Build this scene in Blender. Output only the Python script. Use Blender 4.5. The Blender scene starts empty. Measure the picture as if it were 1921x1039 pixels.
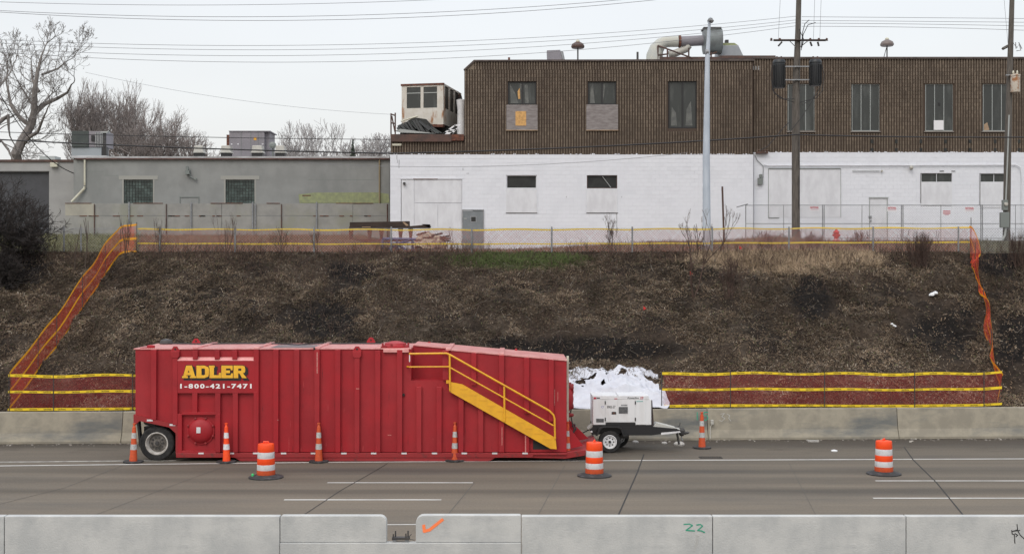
import bpy, math, random
import numpy as np
from mathutils import Vector, Matrix
random.seed(7); np.random.seed(7)
S = bpy.context.scene
COL = S.collection
R = math.radians
# ---------------------------------------------------------------- camera, world, sun, exposure
F = 2350.0; CX = 960.5; HY = 507.0; H = 5.5          # focal (px of the 1921 wide photo), centre, horizon row, eye height
cam = bpy.data.objects.new('camera', bpy.data.cameras.new('camera')); COL.objects.link(cam)
cam.location = (0, 0, H); cam.rotation_euler = (R(90), 0, 0)
cam.data.sensor_width = 36; cam.data.lens = 36*F/1921; cam.data.shift_y = -12.5/1921
cam.data.clip_start = 0.5; cam.data.clip_end = 3000
S.camera = cam
W = bpy.data.worlds.new('World'); S.world = W; W.use_nodes = True
nt = W.node_tree; nt.nodes.clear()
out = nt.nodes.new('ShaderNodeOutputWorld'); add = nt.nodes.new('ShaderNodeAddShader')
sky = nt.nodes.new('ShaderNodeTexSky'); sky.sky_type = 'NISHITA'; sky.sun_disc = False
SUN_EL, SUN_AZ = R(48), R(200)
sky.sun_elevation = SUN_EL; sky.sun_rotation = SUN_AZ; sky.dust_density = 5; sky.air_density = 1.5
b1 = nt.nodes.new('ShaderNodeBackground'); b1.inputs[1].default_value = 0.05
nt.links.new(sky.outputs[0], b1.inputs[0])
tc = nt.nodes.new('ShaderNodeTexCoord'); sx = nt.nodes.new('ShaderNodeSeparateXYZ')
nt.links.new(tc.outputs['Generated'], sx.inputs[0])
cr = nt.nodes.new('ShaderNodeValToRGB'); nt.links.new(sx.outputs[2], cr.inputs[0])
e = cr.color_ramp.elements
e[0].position = 0.0; e[0].color = (.735, .735, .745, 1)
e[1].position = 1.0; e[1].color = (1.22, 1.26, 1.33, 1)
q = e.new(.22); q.color = (.745, .745, .765, 1)
q = e.new(.5); q.color = (.98, 1.0, 1.05, 1)
cn = nt.nodes.new('ShaderNodeTexNoise'); cn.inputs['Scale'].default_value = 2.2; cn.inputs['Detail'].default_value = 3
cmp_ = nt.nodes.new('ShaderNodeMapping'); cmp_.inputs['Scale'].default_value = (1, 1, 3.5)
nt.links.new(tc.outputs['Generated'], cmp_.inputs[0]); nt.links.new(cmp_.outputs[0], cn.inputs[0])
mr = nt.nodes.new('ShaderNodeMapRange'); mr.inputs[1].default_value = .3; mr.inputs[2].default_value = .7
mr.inputs[3].default_value = .945; mr.inputs[4].default_value = 1.035
nt.links.new(cn.outputs[0], mr.inputs[0])
b2 = nt.nodes.new('ShaderNodeBackground'); nt.links.new(cr.outputs[0], b2.inputs[0]); nt.links.new(mr.outputs[0], b2.inputs[1])
nt.links.new(b1.outputs[0], add.inputs[0]); nt.links.new(b2.outputs[0], add.inputs[1]); nt.links.new(add.outputs[0], out.inputs[0])
sl = bpy.data.lights.new('sun', 'SUN'); sl.energy = 0.7; sl.angle = R(28); sl.color = (1, .97, .93)
so = bpy.data.objects.new('sun', sl); COL.objects.link(so)
sd = Vector((math.sin(SUN_AZ)*math.cos(SUN_EL), math.cos(SUN_AZ)*math.cos(SUN_EL), math.sin(SUN_EL)))
so.rotation_euler = sd.to_track_quat('Z', 'Y').to_euler(); so.location = (0, -20, 40)
S.view_settings.view_transform = 'Standard'; S.view_settings.look = 'None'
S.view_settings.exposure = 0; S.view_settings.gamma = 1; S.view_settings.use_curve_mapping = False
S.cycles.max_bounces = 8; S.cycles.transparent_max_bounces = 16

# ---------------------------------------------------------------- helpers
def PX(px, D): return (px-CX)*D/F
def PZ(py, D): return H+(HY-py)*D/F
def P(px, py, D): return Vector((PX(px, D), D, PZ(py, D)))
def road_pt(px, py):
    D = H*F/(py-HY); return PX(px, D), D

def mat(name, col, col2=None, scale=3., rough=.75, metal=0., bump=0., bscale=40., lo=.4, hi=.6, stretch=(1, 1, 1),
        col3=None, scale3=.6, lo3=.55, hi3=.7, stretch3=(1, 1, 1), island=0., rough2=None, spec=None):
    m = bpy.data.materials.new(name); m.use_nodes = True
    n = m.node_tree.nodes; l = m.node_tree.links; b = n['Principled BSDF']
    b.inputs['Roughness'].default_value = rough; b.inputs['Metallic'].default_value = metal
    if spec is not None: b.inputs['Specular IOR Level'].default_value = spec
    tcn = n.new('ShaderNodeTexCoord')
    def noise(sc, st, det=6):
        mp = n.new('ShaderNodeMapping'); mp.inputs['Scale'].default_value = st
        l.new(tcn.outputs['Object'], mp.inputs[0])
        t = n.new('ShaderNodeTexNoise'); t.inputs['Scale'].default_value = sc; t.inputs['Detail'].default_value = det
        t.inputs['Roughness'].default_value = .62
        l.new(mp.outputs[0], t.inputs[0]); return t.outputs[0]
    def mixc(fac, a, c):
        x = n.new('ShaderNodeMix'); x.data_type = 'RGBA'
        l.new(fac, x.inputs[0])
        if hasattr(a, 'links'): l.new(a, x.inputs[6])
        else: x.inputs[6].default_value = (*a, 1)
        x.inputs[7].default_value = (*c, 1)
        return x.outputs[2]
    def ramp(v, a, c):
        x = n.new('ShaderNodeMapRange'); x.inputs[1].default_value = a; x.inputs[2].default_value = c
        l.new(v, x.inputs[0]); return x.outputs[0]
    cur = col; f1 = None
    if col2: f1 = ramp(noise(scale, stretch), lo, hi); cur = mixc(f1, cur, col2)
    if col3: cur = mixc(ramp(noise(scale3, stretch3), lo3, hi3), cur, col3)
    if island:
        g = n.new('ShaderNodeNewGeometry'); r = n.new('ShaderNodeMapRange')
        r.inputs[3].default_value = 1-island; r.inputs[4].default_value = 1+island
        l.new(g.outputs['Random Per Island'], r.inputs[0])
        hs = n.new('ShaderNodeHueSaturation'); l.new(r.outputs[0], hs.inputs['Value'])
        if hasattr(cur, 'links'): l.new(cur, hs.inputs['Color'])
        else: hs.inputs['Color'].default_value = (*cur, 1)
        cur = hs.outputs[0]
    if hasattr(cur, 'links'): l.new(cur, b.inputs['Base Color'])
    else: b.inputs['Base Color'].default_value = (*cur, 1)
    if rough2 is not None and f1 is not None:
        r = n.new('ShaderNodeMapRange'); r.inputs[3].default_value = rough; r.inputs[4].default_value = rough2
        l.new(f1, r.inputs[0]); l.new(r.outputs[0], b.inputs['Roughness'])
    if bump:
        bp = n.new('ShaderNodeBump'); bp.inputs['Strength'].default_value = bump; bp.inputs['Distance'].default_value = .02
        l.new(noise(bscale, (1, 1, 1)), bp.inputs['Height']); l.new(bp.outputs[0], b.inputs['Normal'])
    return m

ORG = {}
def tag(o, label=None, cat=None, group=None, kind=None):
    if label: o['label'] = label
    if cat: o['category'] = cat
    if group: o['group'] = group
    if kind: o['kind'] = kind
    return o
def thing(name, label, cat, loc=(0, 0, 0), group=None):
    o = bpy.data.objects.new(name, None); COL.objects.link(o); o.location = loc; o.empty_display_size = .2
    ORG[o.name] = Vector(loc); return tag(o, label, cat, group)

class MB:
    def __init__(s): s.v = []; s.f = []
    def add(s, vs, fs):
        k = len(s.v); s.v += [tuple(p) for p in vs]; s.f += [tuple(i+k for i in f) for f in fs]; return s
    def box(s, x0, x1, y0, y1, z0, z1):
        if x0 > x1: x0, x1 = x1, x0
        if z0 > z1: z0, z1 = z1, z0
        return s.add([(x0, y0, z0), (x1, y0, z0), (x1, y1, z0), (x0, y1, z0), (x0, y0, z1), (x1, y0, z1), (x1, y1, z1), (x0, y1, z1)],
              [(3, 2, 1, 0), (4, 5, 6, 7), (0, 1, 5, 4), (1, 2, 6, 5), (2, 3, 7, 6), (3, 0, 4, 7)])
    def pbox(s, px0, px1, py0, py1, D, dep):         # a box whose front, at distance D, spans these photo columns and rows
        return s.box(PX(px0, D), PX(px1, D), D, D+dep, PZ(py1, D), PZ(py0, D))
    def prism(s, poly, y0, y1, axis='y'):            # outline (a,b) extruded; axis y: (x,z), x: (y,z), z: (x,y)
        n = len(poly)
        mk = {'y': lambda a, b, t: (a, t, b), 'x': lambda a, b, t: (t, a, b), 'z': lambda a, b, t: (a, b, t)}[axis]
        vs = [mk(a, b, y0) for a, b in poly]+[mk(a, b, y1) for a, b in poly]
        fs = [tuple(range(n)), tuple(range(2*n-1, n-1, -1))]+[((i+1) % n, i, i+n, (i+1) % n+n) for i in range(n)]
        return s.add(vs, fs)
    def pprism(s, pts, D, dep): return s.prism([(PX(a, D), PZ(b, D)) for a, b in pts], D, D+dep)
    def tube(s, pts, r, n=6, caps=True):
        pts = [Vector(p) for p in pts]; m = len(pts)
        rs = r if isinstance(r, (list, tuple)) else [r]*m
        k = len(s.v); up = Vector((0, 0, 1)); prev = None
        for i, p in enumerate(pts):
            d = (pts[min(i+1, m-1)]-pts[max(i-1, 0)])
            if d.length < 1e-9: d = Vector((0, 0, 1))
            d.normalize()
            if prev is None:
                a = d.cross(up if abs(d.z) < .9 else Vector((1, 0, 0))).normalized()
            else:
                a = prev-d*prev.dot(d)
                a = a.normalized() if a.length > 1e-6 else d.orthogonal().normalized()
            prev = a; b = d.cross(a)
            for j in range(n):
                t = 2*math.pi*j/n; s.v.append(tuple(p+(a*math.cos(t)+b*math.sin(t))*rs[i]))
        for i in range(m-1):
            for j in range(n):
                q0 = k+i*n+j; q1 = k+i*n+(j+1) % n
                s.f.append((q0, q1, q1+n, q0+n))
        if caps and n > 2:
            s.f.append(tuple(k+j for j in range(n-1, -1, -1))); s.f.append(tuple(k+(m-1)*n+j for j in range(n)))
        return s
    def lathe(s, c, prof, n=20, axis='z', cap=True):           # prof: (radius, offset along axis)
        k = len(s.v); c = Vector(c)
        for r, h in prof:
            for j in range(n):
                t = 2*math.pi*j/n; a, b = r*math.cos(t), r*math.sin(t)
                s.v.append(tuple(c+{'z': Vector((a, b, h)), 'y': Vector((a, h, -b)), 'x': Vector((h, a, b))}[axis]))
        for i in range(len(prof)-1):
            for j in range(n):
                q0 = k+i*n+j; q1 = k+i*n+(j+1) % n; s.f.append((q0, q1, q1+n, q0+n))
        if cap and prof[0][0] > 0: s.f.append(tuple(k+j for j in range(n-1, -1, -1)))
        if cap and prof[-1][0] > 0: s.f.append(tuple(k+(len(prof)-1)*n+j for j in range(n)))
        return s
    def quad(s, a, b, c, d): return s.add([a, b, c, d], [(0, 1, 2, 3)])
    def build(s, name, m, parent=None, smooth=False, bevel=0, kind=None, label=None, solid=0):
        me = bpy.data.meshes.new(name); o0 = Vector((0, 0, 0))
        if parent is not None: o0 = ORG.get(parent.name, o0)
        v = np.array(s.v, dtype=float).reshape(-1, 3)-np.array(o0)
        me.from_pydata(v.tolist(), [], s.f); me.update()
        o = bpy.data.objects.new(name, me); COL.objects.link(o); me.materials.append(m)
        if smooth:
            me.shade_smooth()
            try: me.set_sharp_from_angle(angle=R(40))
            except Exception: pass
        if parent is not None: o.parent = parent; ORG[o.name] = o0
        if bevel:
            b = o.modifiers.new('bevel', 'BEVEL'); b.width = bevel; b.segments = 2; b.limit_method = 'ANGLE'
        if solid:
            b = o.modifiers.new('solid', 'SOLIDIFY'); b.thickness = solid
        if kind: o['kind'] = kind
        if label: o['label'] = label
        return o
def copy_tree(o, parent=None):
    c = o.copy(); COL.objects.link(c); c.parent = parent
    if o.name in ORG: ORG[c.name] = ORG[o.name]
    for ch in [x for x in S.objects if x.parent == o]: copy_tree(ch, c)
    return c
def text_geo(txt, bold=0.0, spacing=1.0, res=2):
    cu = bpy.data.curves.new('t', 'FONT'); cu.body = txt; cu.resolution_u = res; cu.offset = bold; cu.space_character = spacing
    cu.align_x = 'LEFT'; ob = bpy.data.objects.new('t', cu); COL.objects.link(ob)
    dg = bpy.context.evaluated_depsgraph_get(); me = bpy.data.meshes.new_from_object(ob.evaluated_get(dg))
    v = np.array([tuple(x.co) for x in me.vertices]); f = [tuple(p.vertices) for p in me.polygons]
    bpy.data.objects.remove(ob); bpy.data.curves.remove(cu); bpy.data.meshes.remove(me)
    v[:, 0] -= v[:, 0].min(); v[:, 1] -= v[:, 1].min(); w, h = v[:, 0].max(), v[:, 1].max()
    v[:, 0] /= w; v[:, 1] /= h
    return v, f
def ptext(mb, txt, px0, px1, py0, py1, D, bold=0.0, spacing=1.0, shear=0):   # lettering lying flat at distance D
    v, f = text_geo(txt, bold, spacing)
    x0, x1, z0, z1 = PX(px0, D), PX(px1, D), PZ(py1, D), PZ(py0, D)
    mb.add([(x0+(x1-x0)*a+shear*(z1-z0)*b, D, z0+(z1-z0)*b) for a, b, _ in v], [tuple(reversed(q)) for q in f])
def strokes(mb, lines, D, w):                        # hand painted strokes given in photo columns and rows
    for ln in lines:
        for i in range(len(ln)-1):
            a = P(*ln[i], D-.0008*i); b = P(*ln[i+1], D-.0008*i); d = (b-a).normalized(); nrm = Vector((d.z, 0, -d.x))*w/2
            a -= d*w*.3; b += d*w*.3
            mb.quad(a-nrm, b-nrm, b+nrm, a+nrm)

# ---------------------------------------------------------------- materials
M = dict(
 red=mat('red_paint', (.345, .012, .019), (.28, .013, .019), 1.2, rough=.47, spec=.38, bump=.15, bscale=9, col3=(.36, .03, .035), scale3=.7, lo3=.5, hi3=.8, stretch3=(1, 1, .35), rough2=.65),
 redtop=mat('sky_sheen_red_paint', (.72, .36, .34), (.62, .24, .23), 2.5, rough=.3, bump=.15, bscale=8, col3=(.50, .30, .29), scale3=.8, lo3=.6, hi3=.7),  # pale pink stands for the sky's gloss on upward red plates
 reddark=mat('scuffed_red_paint', (.27, .016, .019), (.13, .024, .022), 6, rough=.55, lo=.55, hi=.7, bump=.2),
 yellow=mat('yellow_paint', (.78, .40, .02), (.68, .34, .02), 4, rough=.45),
 tape=mat('yellow_tape_plastic', (.85, .62, .02), (.75, .52, .02), 9, rough=.4),
 tapeo=mat('orange_yellow_tape_plastic', (.90, .42, .02), (.80, .36, .02), 9, rough=.4),
 black=mat('black_paint', (.012, .012, .013), rough=.5),
 rubber=mat('tyre_rubber', (.013, .013, .014), (.03, .029, .028), 8, rough=.85, bump=.3, bscale=50),
 brubber=mat('black_rubber_base', (.025, .025, .026), (.07, .07, .075), 7, rough=.7, lo=.5, hi=.7),
 white=mat('white_paint', (.74, .75, .76), (.66, .67, .69), 3, rough=.45),
 gen=mat('off_white_enclosure_paint', (.70, .71, .72), (.58, .58, .57), 3, rough=.4, lo=.5, hi=.8, stretch=(1, 1, .4)),
 orange=mat('orange_plastic', (.95, .085, .012), (.88, .07, .012), 5, rough=.4),
 orangeo=mat('worn_orange_plastic', (.62, .085, .018), (.45, .07, .025), 14, rough=.6, lo=.35, hi=.7),
 refl=mat('white_reflective_sheeting', (.68, .68, .69), (.48, .48, .49), 11, rough=.35, lo=.5, hi=.75),
 reflo=mat('dirty_reflective_sheeting', (.50, .50, .49), (.28, .28, .28), 16, rough=.5, lo=.4, hi=.7),
 steel=mat('galvanised_steel', (.30, .31, .32), (.22, .23, .24), 10, rough=.5, metal=.4),
 polesteel=mat('pale_blue_grey_steel', (.46, .51, .57), (.38, .43, .49), 3, rough=.5, stretch=(1, 1, .3)),
 darksteel=mat('dark_steel', (.035, .035, .037), (.06, .055, .05), 8, rough=.6),
 rust=mat('rusted_steel', (.16, .06, .035), (.07, .03, .022), 7, rough=.85, bump=.3),
 brownsteel=mat('brown_painted_steel', (.055, .032, .026), (.09, .045, .033), 3, rough=.6),
 far_conc=mat('barrier_concrete', (.30, .272, .212), (.235, .214, .170), 2.2, rough=.9, bump=.35, bscale=25, col3=(.135, .138, .130), scale3=.55, lo3=.52, hi3=.68, stretch3=(.6, 1, 2.)),
 near_conc=mat('pale_barrier_concrete', (.50, .505, .49), (.40, .41, .405), 1.3, rough=.9, bump=.45, bscale=30, col3=(.30, .31, .32), scale3=.9, lo3=.56, hi3=.72, stretch3=(.45, 1, 1.4)),
 whitewall=mat('white_painted_block', (.705, .725, .77), (.665, .685, .73), .9, rough=.7, bump=.2, bscale=30, col3=(.60, .63, .685), scale3=.5, lo3=.62, hi3=.85, stretch3=(.5, 1, 2), island=.012),
 board=mat('white_painted_board', (.665, .68, .71), (.59, .60, .63), 2.2, rough=.7, bump=.2, stretch=(1, 1, .5)),
 mortar=mat('white_painted_mortar', (.60, .615, .65), rough=.9),
 brownbrick=mat('brown_ribbed_brick', (.165, .131, .098), (.118, .093, .070), .45, rough=.85, lo=.42, hi=.62, col3=(.075, .056, .043), scale3=.30, lo3=.50, hi3=.72, stretch3=(1.6, 1, .8), island=.20),
 brownback=mat('brown_recessed_mortar', (.070, .050, .037), rough=.95),
 glass=mat('dark_window_glass', (.040, .044, .042), (.085, .092, .088), 1.2, rough=.12, stretch=(2, 1, .5), lo=.5, hi=.75, spec=.35),
 hole=mat('black_interior', (.008, .009, .009), (.02, .022, .02), 2, rough=.6),
 alu=mat('aluminium_frame', (.34, .36, .35), rough=.5, metal=.3),
 osb=mat('weathered_grey_plywood', (.26, .24, .235), (.17, .15, .145), 3, rough=.85, stretch=(1, 1, 4), bump=.3, lo=.35, hi=.65),
 osbo=mat('fresh_orange_plywood', (.62, .36, .13), (.45, .26, .10), 10, rough=.85),
 greyb=mat('grey_painted_masonry', (.262, .270, .262), (.225, .232, .226), .8, rough=.85, bump=.3, bscale=14, col3=(.185, .195, .19), scale3=.35, lo3=.55, hi3=.75, stretch3=(1, 1, .5)),
 greyb2=mat('pale_grey_painted_wall', (.34, .34, .335), (.30, .30, .295), .8, rough=.85, bump=.2),
 panelc=mat('grey_concrete_panel', (.285, .285, .268), (.235, .236, .225), 1.3, rough=.9, bump=.25, col3=(.24, .245, .20), scale3=.5, lo3=.5, hi3=.7, island=.0),
 panelw=mat('cream_concrete_panel', (.36, .345, .29), (.30, .29, .25), 1.3, rough=.9, bump=.25),
 lime=mat('faded_green_paint', (.30, .33, .17), (.23, .25, .15), 4, rough=.9, lo=.35, hi=.6),
 gblock=mat('glass_block', (.060, .085, .078), (.035, .052, .048), 4, rough=.25, island=.35),
 cream=mat('cream_paint', (.55, .54, .44), (.42, .38, .28), 4, rough=.6, lo=.5, hi=.7),
 hvac=mat('grey_unit_paint', (.22, .205, .225), (.185, .175, .19), 1, rough=.6),
 hvacd=mat('dark_grey_unit_paint', (.05, .06, .058), (.065, .075, .07), 2, rough=.85),
 ventp=mat('bone_plastic', (.45, .44, .40), (.38, .37, .33), 3, rough=.6),
 cabin=mat('peeling_white_cabin_paint', (.58, .56, .51), (.52, .49, .43), 2, rough=.7, col3=(.30, .15, .07), scale3=1.8, lo3=.56, hi3=.68, stretch3=(1.5, 1, .5)),
 tarp=mat('white_plastic_tarpaulin', (.55, .565, .61), (.48, .49, .54), 2, rough=.45, bump=.5, bscale=5),
 net=mat('orange_netting_plastic', (.38, .030, .028), (.30, .024, .024), 4, rough=.5),
 curtain=mat('grey_curtain', (.15, .155, .145), (.10, .105, .10), 3, rough=.9),
 disc=mat('oily_grey_wheel_disc', (.10, .092, .082), (.22, .20, .18), 9, rough=.6, lo=.45, hi=.65),
 netp=mat('faded_orange_netting_plastic', (.48, .075, .04), (.42, .065, .04), 4, rough=.5),
 net2=mat('bright_orange_netting_plastic', (.80, .07, .025), (.68, .055, .02), 4, rough=.5),
 wood=mat('weathered_pole_wood', (.125, .112, .098), (.07, .062, .054), 5, rough=.9, stretch=(6, 6, .4), bump=.4, bscale=20),
 beam=mat('dark_timber', (.026, .017, .013), (.05, .033, .025), 5, rough=.85, stretch=(.4, 3, 3)),
 planks=mat('pale_timber', (.42, .30, .19), (.30, .21, .14), 5, rough=.85),
 wire=mat('black_cable', (.02, .02, .022), rough=.6),
 thinwire=mat('grey_cable', (.20, .205, .215), rough=.6),
 twig=mat('dark_bark', (.055, .042, .035), (.09, .068, .055), 5, rough=.95, island=.3),
 twigred=mat('reddish_brown_bark', (.085, .052, .040), (.06, .04, .032), 5, rough=.95, island=.3),
 bark=mat('grey_brown_bark', (.21, .19, .175), (.16, .145, .135), 3, rough=.95, bump=.3),
 bark2=mat('brown_bark', (.27, .235, .22), (.20, .175, .165), 3, rough=.95),
 farbark=mat('haze_paled_bark', (.42, .41, .41), (.36, .35, .35), 3, rough=.95),  # distance haze and blending with the sky put into the bark colour
 blackbush=mat('black_brown_bark', (.022, .018, .016), (.04, .033, .030), 4, rough=.95, island=.3),
 leafdry=mat('dry_leaves', (.11, .078, .055), (.17, .13, .095), 3, rough=.95, island=.45),
 blue=mat('blue_painted_steel', (.055, .085, .20), (.045, .065, .14), 6, rough=.5),
 doorgrey=mat('grey_door_paint', (.19, .21, .225), (.16, .18, .19), 3, rough=.5),
 doordark=mat('dark_roller_door', (.055, .057, .065), (.045, .047, .053), 3, rough=.6),
 hydrant=mat('hydrant_red_paint', (.50, .025, .02), rough=.45),
 sign=mat('white_sign_plastic', (.70, .70, .72), rough=.5),
 signred=mat('red_sign_print', (.45, .02, .05), rough=.5),
 green=mat('green_spray_paint', (.03, .30, .19), (.10, .33, .24), 20, rough=.8, lo=.5, hi=.7),
 ospray=mat('orange_spray_paint', (.95, .22, .07), (.85, .30, .15), 18, rough=.8, lo=.55, hi=.7),
 bspray=mat('black_spray_paint', (.02, .02, .02), rough=.7),
 wspray=mat('faint_white_spray_paint', (.42, .42, .40), rough=.8),
 gold=mat('gold_lettering', (.85, .47, .03), (.75, .40, .03), 6, rough=.45),
 wlet=mat('white_lettering', (.82, .80, .79), rough=.5),
 teal=mat('teal_print', (.02, .30, .27), rough=.5), navy=mat('blue_print', (.08, .12, .42), rough=.5),
 stone=mat('pale_stone', (.45, .43, .40), (.3, .29, .27), 8, rough=.9),
 grate=mat('cast_iron', (.03, .028, .027), rough=.7, metal=.3),
 conifer=mat('dark_conifer_needles', (.035, .05, .04), (.06, .075, .06), 4, rough=.9, island=.4),
 roofm=mat('roof_membrane', (.45, .46, .47), (.3, .3, .3), 1, rough=.8),
 meter=mat('grey_meter_enamel', (.17, .19, .18), rough=.5),
 amber=mat('rusty_white_enamel', (.50, .45, .38), (.30, .13, .05), 5, rough=.6, lo=.48, hi=.6),
 bag=mat('white_plastic_litter', (.70, .71, .72), rough=.5),
)
# road: tyre bands across the depth, slabs, stains
def road_material():
    m = mat('worn_concrete_road', (.158, .131, .097), (.119, .100, .076), 1.6, rough=.85, bump=.3, bscale=60, stretch=(.06, 1.3, 1), lo=.3, hi=.7,
            col3=(.085, .076, .064), scale3=.35, lo3=.5, hi3=.75, stretch3=(.25, 1.3, 1))
    n = m.node_tree.nodes; l = m.node_tree.links; b = n['Principled BSDF']; src = b.inputs['Base Color'].links[0].from_socket
    tcn = n.new('ShaderNodeTexCoord'); sp = n.new('ShaderNodeSeparateXYZ'); l.new(tcn.outputs['Object'], sp.inputs[0])
    nz = n.new('ShaderNodeTexNoise'); nz.inputs['Scale'].default_value = .5; nz.inputs['Detail'].default_value = 4
    mp = n.new('ShaderNodeMapping'); mp.inputs['Scale'].default_value = (.3, .6, 1); l.new(tcn.outputs['Object'], mp.inputs[0]); l.new(mp.outputs[0], nz.inputs[0])
    ad = n.new('ShaderNodeMath'); ad.operation = 'MULTIPLY_ADD'; ad.inputs[1].default_value = .7; l.new(nz.outputs[0], ad.inputs[0]); l.new(sp.outputs[1], ad.inputs[2])
    rp = n.new('ShaderNodeValToRGB'); mr = n.new('ShaderNodeMapRange'); mr.inputs[1].default_value = 24; mr.inputs[2].default_value = 42
    l.new(ad.outputs[0], mr.inputs[0]); l.new(mr.outputs[0], rp.inputs[0])
    el = rp.color_ramp.elements; rp.color_ramp.interpolation = 'EASE'
    def pos(y): return (y+.35-24)/18
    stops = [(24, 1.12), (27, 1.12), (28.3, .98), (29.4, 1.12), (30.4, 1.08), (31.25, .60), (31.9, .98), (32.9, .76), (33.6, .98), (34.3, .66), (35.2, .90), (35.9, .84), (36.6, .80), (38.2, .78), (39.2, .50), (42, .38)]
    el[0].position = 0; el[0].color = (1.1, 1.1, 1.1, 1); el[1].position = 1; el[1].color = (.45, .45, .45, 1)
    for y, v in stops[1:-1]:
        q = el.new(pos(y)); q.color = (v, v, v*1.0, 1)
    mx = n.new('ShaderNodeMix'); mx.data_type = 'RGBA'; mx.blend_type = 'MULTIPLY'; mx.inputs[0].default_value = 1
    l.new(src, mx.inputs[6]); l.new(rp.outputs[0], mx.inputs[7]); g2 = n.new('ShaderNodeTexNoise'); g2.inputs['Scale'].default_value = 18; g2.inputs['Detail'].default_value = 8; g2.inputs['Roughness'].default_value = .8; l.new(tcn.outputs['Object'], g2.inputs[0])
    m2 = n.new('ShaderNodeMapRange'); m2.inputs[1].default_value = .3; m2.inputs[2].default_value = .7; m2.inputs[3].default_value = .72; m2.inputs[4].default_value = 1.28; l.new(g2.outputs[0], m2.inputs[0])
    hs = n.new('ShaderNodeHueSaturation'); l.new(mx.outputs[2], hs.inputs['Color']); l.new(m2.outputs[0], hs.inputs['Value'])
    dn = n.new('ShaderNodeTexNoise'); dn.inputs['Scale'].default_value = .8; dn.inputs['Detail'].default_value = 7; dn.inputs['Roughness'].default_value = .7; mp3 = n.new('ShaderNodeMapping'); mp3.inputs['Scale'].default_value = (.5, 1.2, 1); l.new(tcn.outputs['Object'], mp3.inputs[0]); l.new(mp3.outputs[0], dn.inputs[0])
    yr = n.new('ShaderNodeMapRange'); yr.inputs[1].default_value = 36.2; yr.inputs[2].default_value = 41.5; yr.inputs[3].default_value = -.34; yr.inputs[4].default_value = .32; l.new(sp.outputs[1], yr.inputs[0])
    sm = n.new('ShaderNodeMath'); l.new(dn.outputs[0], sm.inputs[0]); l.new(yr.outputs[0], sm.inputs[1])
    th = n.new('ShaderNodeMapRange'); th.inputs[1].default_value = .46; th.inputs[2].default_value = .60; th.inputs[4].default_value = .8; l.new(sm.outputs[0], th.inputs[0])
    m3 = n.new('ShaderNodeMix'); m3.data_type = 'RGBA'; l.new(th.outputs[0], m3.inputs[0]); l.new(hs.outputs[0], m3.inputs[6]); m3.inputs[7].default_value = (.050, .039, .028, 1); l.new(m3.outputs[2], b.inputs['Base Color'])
    return m
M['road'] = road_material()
def ground_material():
    m = bpy.data.materials.new('bank_soil'); m.use_nodes = True
    n = m.node_tree.nodes; l = m.node_tree.links; b = n['Principled BSDF']; b.inputs['Roughness'].default_value = 1; b.inputs['Specular IOR Level'].default_value = .1
    va = n.new('ShaderNodeVertexColor'); va.layer_name = 'soil'
    tcn = n.new('ShaderNodeTexCoord'); nz = n.new('ShaderNodeTexNoise'); nz.inputs['Scale'].default_value = 5; nz.inputs['Detail'].default_value = 12; nz.inputs['Roughness'].default_value = .75
    l.new(tcn.outputs['Object'], nz.inputs[0])
    mr = n.new('ShaderNodeMapRange'); mr.inputs[1].default_value = .3; mr.inputs[2].default_value = .7; mr.inputs[3].default_value = .45; mr.inputs[4].default_value = 1.6
    l.new(nz.outputs[0], mr.inputs[0])
    hs = n.new('ShaderNodeHueSaturation'); l.new(va.outputs[0], hs.inputs['Color']); l.new(mr.outputs[0], hs.inputs['Value']); l.new(hs.outputs[0], b.inputs['Base Color'])
    bp = n.new('ShaderNodeBump'); bp.inputs['Strength'].default_value = .9; bp.inputs['Distance'].default_value = .08
    l.new(nz.outputs[0], bp.inputs['Height']); l.new(bp.outputs[0], b.inputs['Normal'])
    return m
M['soil'] = ground_material()
def litter_material():                               # colour attribute gives the kind of leaf, island random the single leaf
    m = bpy.data.materials.new('dead_leaf_litter'); m.use_nodes = True
    n = m.node_tree.nodes; l = m.node_tree.links; b = n['Principled BSDF']; b.inputs['Roughness'].default_value = .95; b.inputs['Specular IOR Level'].default_value = .15
    va = n.new('ShaderNodeVertexColor'); va.layer_name = 'leaf'; l.new(va.outputs[0], b.inputs['Base Color']); return m
M['litter'] = litter_material()

# ---------------------------------------------------------------- terrain
def yb(x): return 40.3+x*.0425                      # foot of the far barrier
def vnoise(x, y, seed=0):                            # smooth value noise in numpy
    x = np.asarray(x, float); y = np.asarray(y, float)
    xi = np.floor(x).astype(np.int64); yi = np.floor(y).astype(np.int64); fx = x-xi; fy = y-yi
    fx = fx*fx*(3-2*fx); fy = fy*fy*(3-2*fy)
    def h(a, b):
        k = (a*374761393+b*668265263+seed*1442695041) & 0x7fffffff
        k = ((k ^ (k >> 13))*1274126177) & 0x7fffffff
        return ((k ^ (k >> 16)) & 0xffff)/65535.
    return (h(xi, yi)*(1-fx)+h(xi+1, yi)*fx)*(1-fy)+(h(xi, yi+1)*(1-fx)+h(xi+1, yi+1)*fx)*fy
def fbm(x, y, o=4, seed=0):
    x = np.asarray(x, float); y = np.asarray(y, float); t = 0; a = .5
    for i in range(o): t = t+a*vnoise(x*2**i, y*2**i, seed+i); a *= .5
    return t/(1-.5**o)
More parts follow.
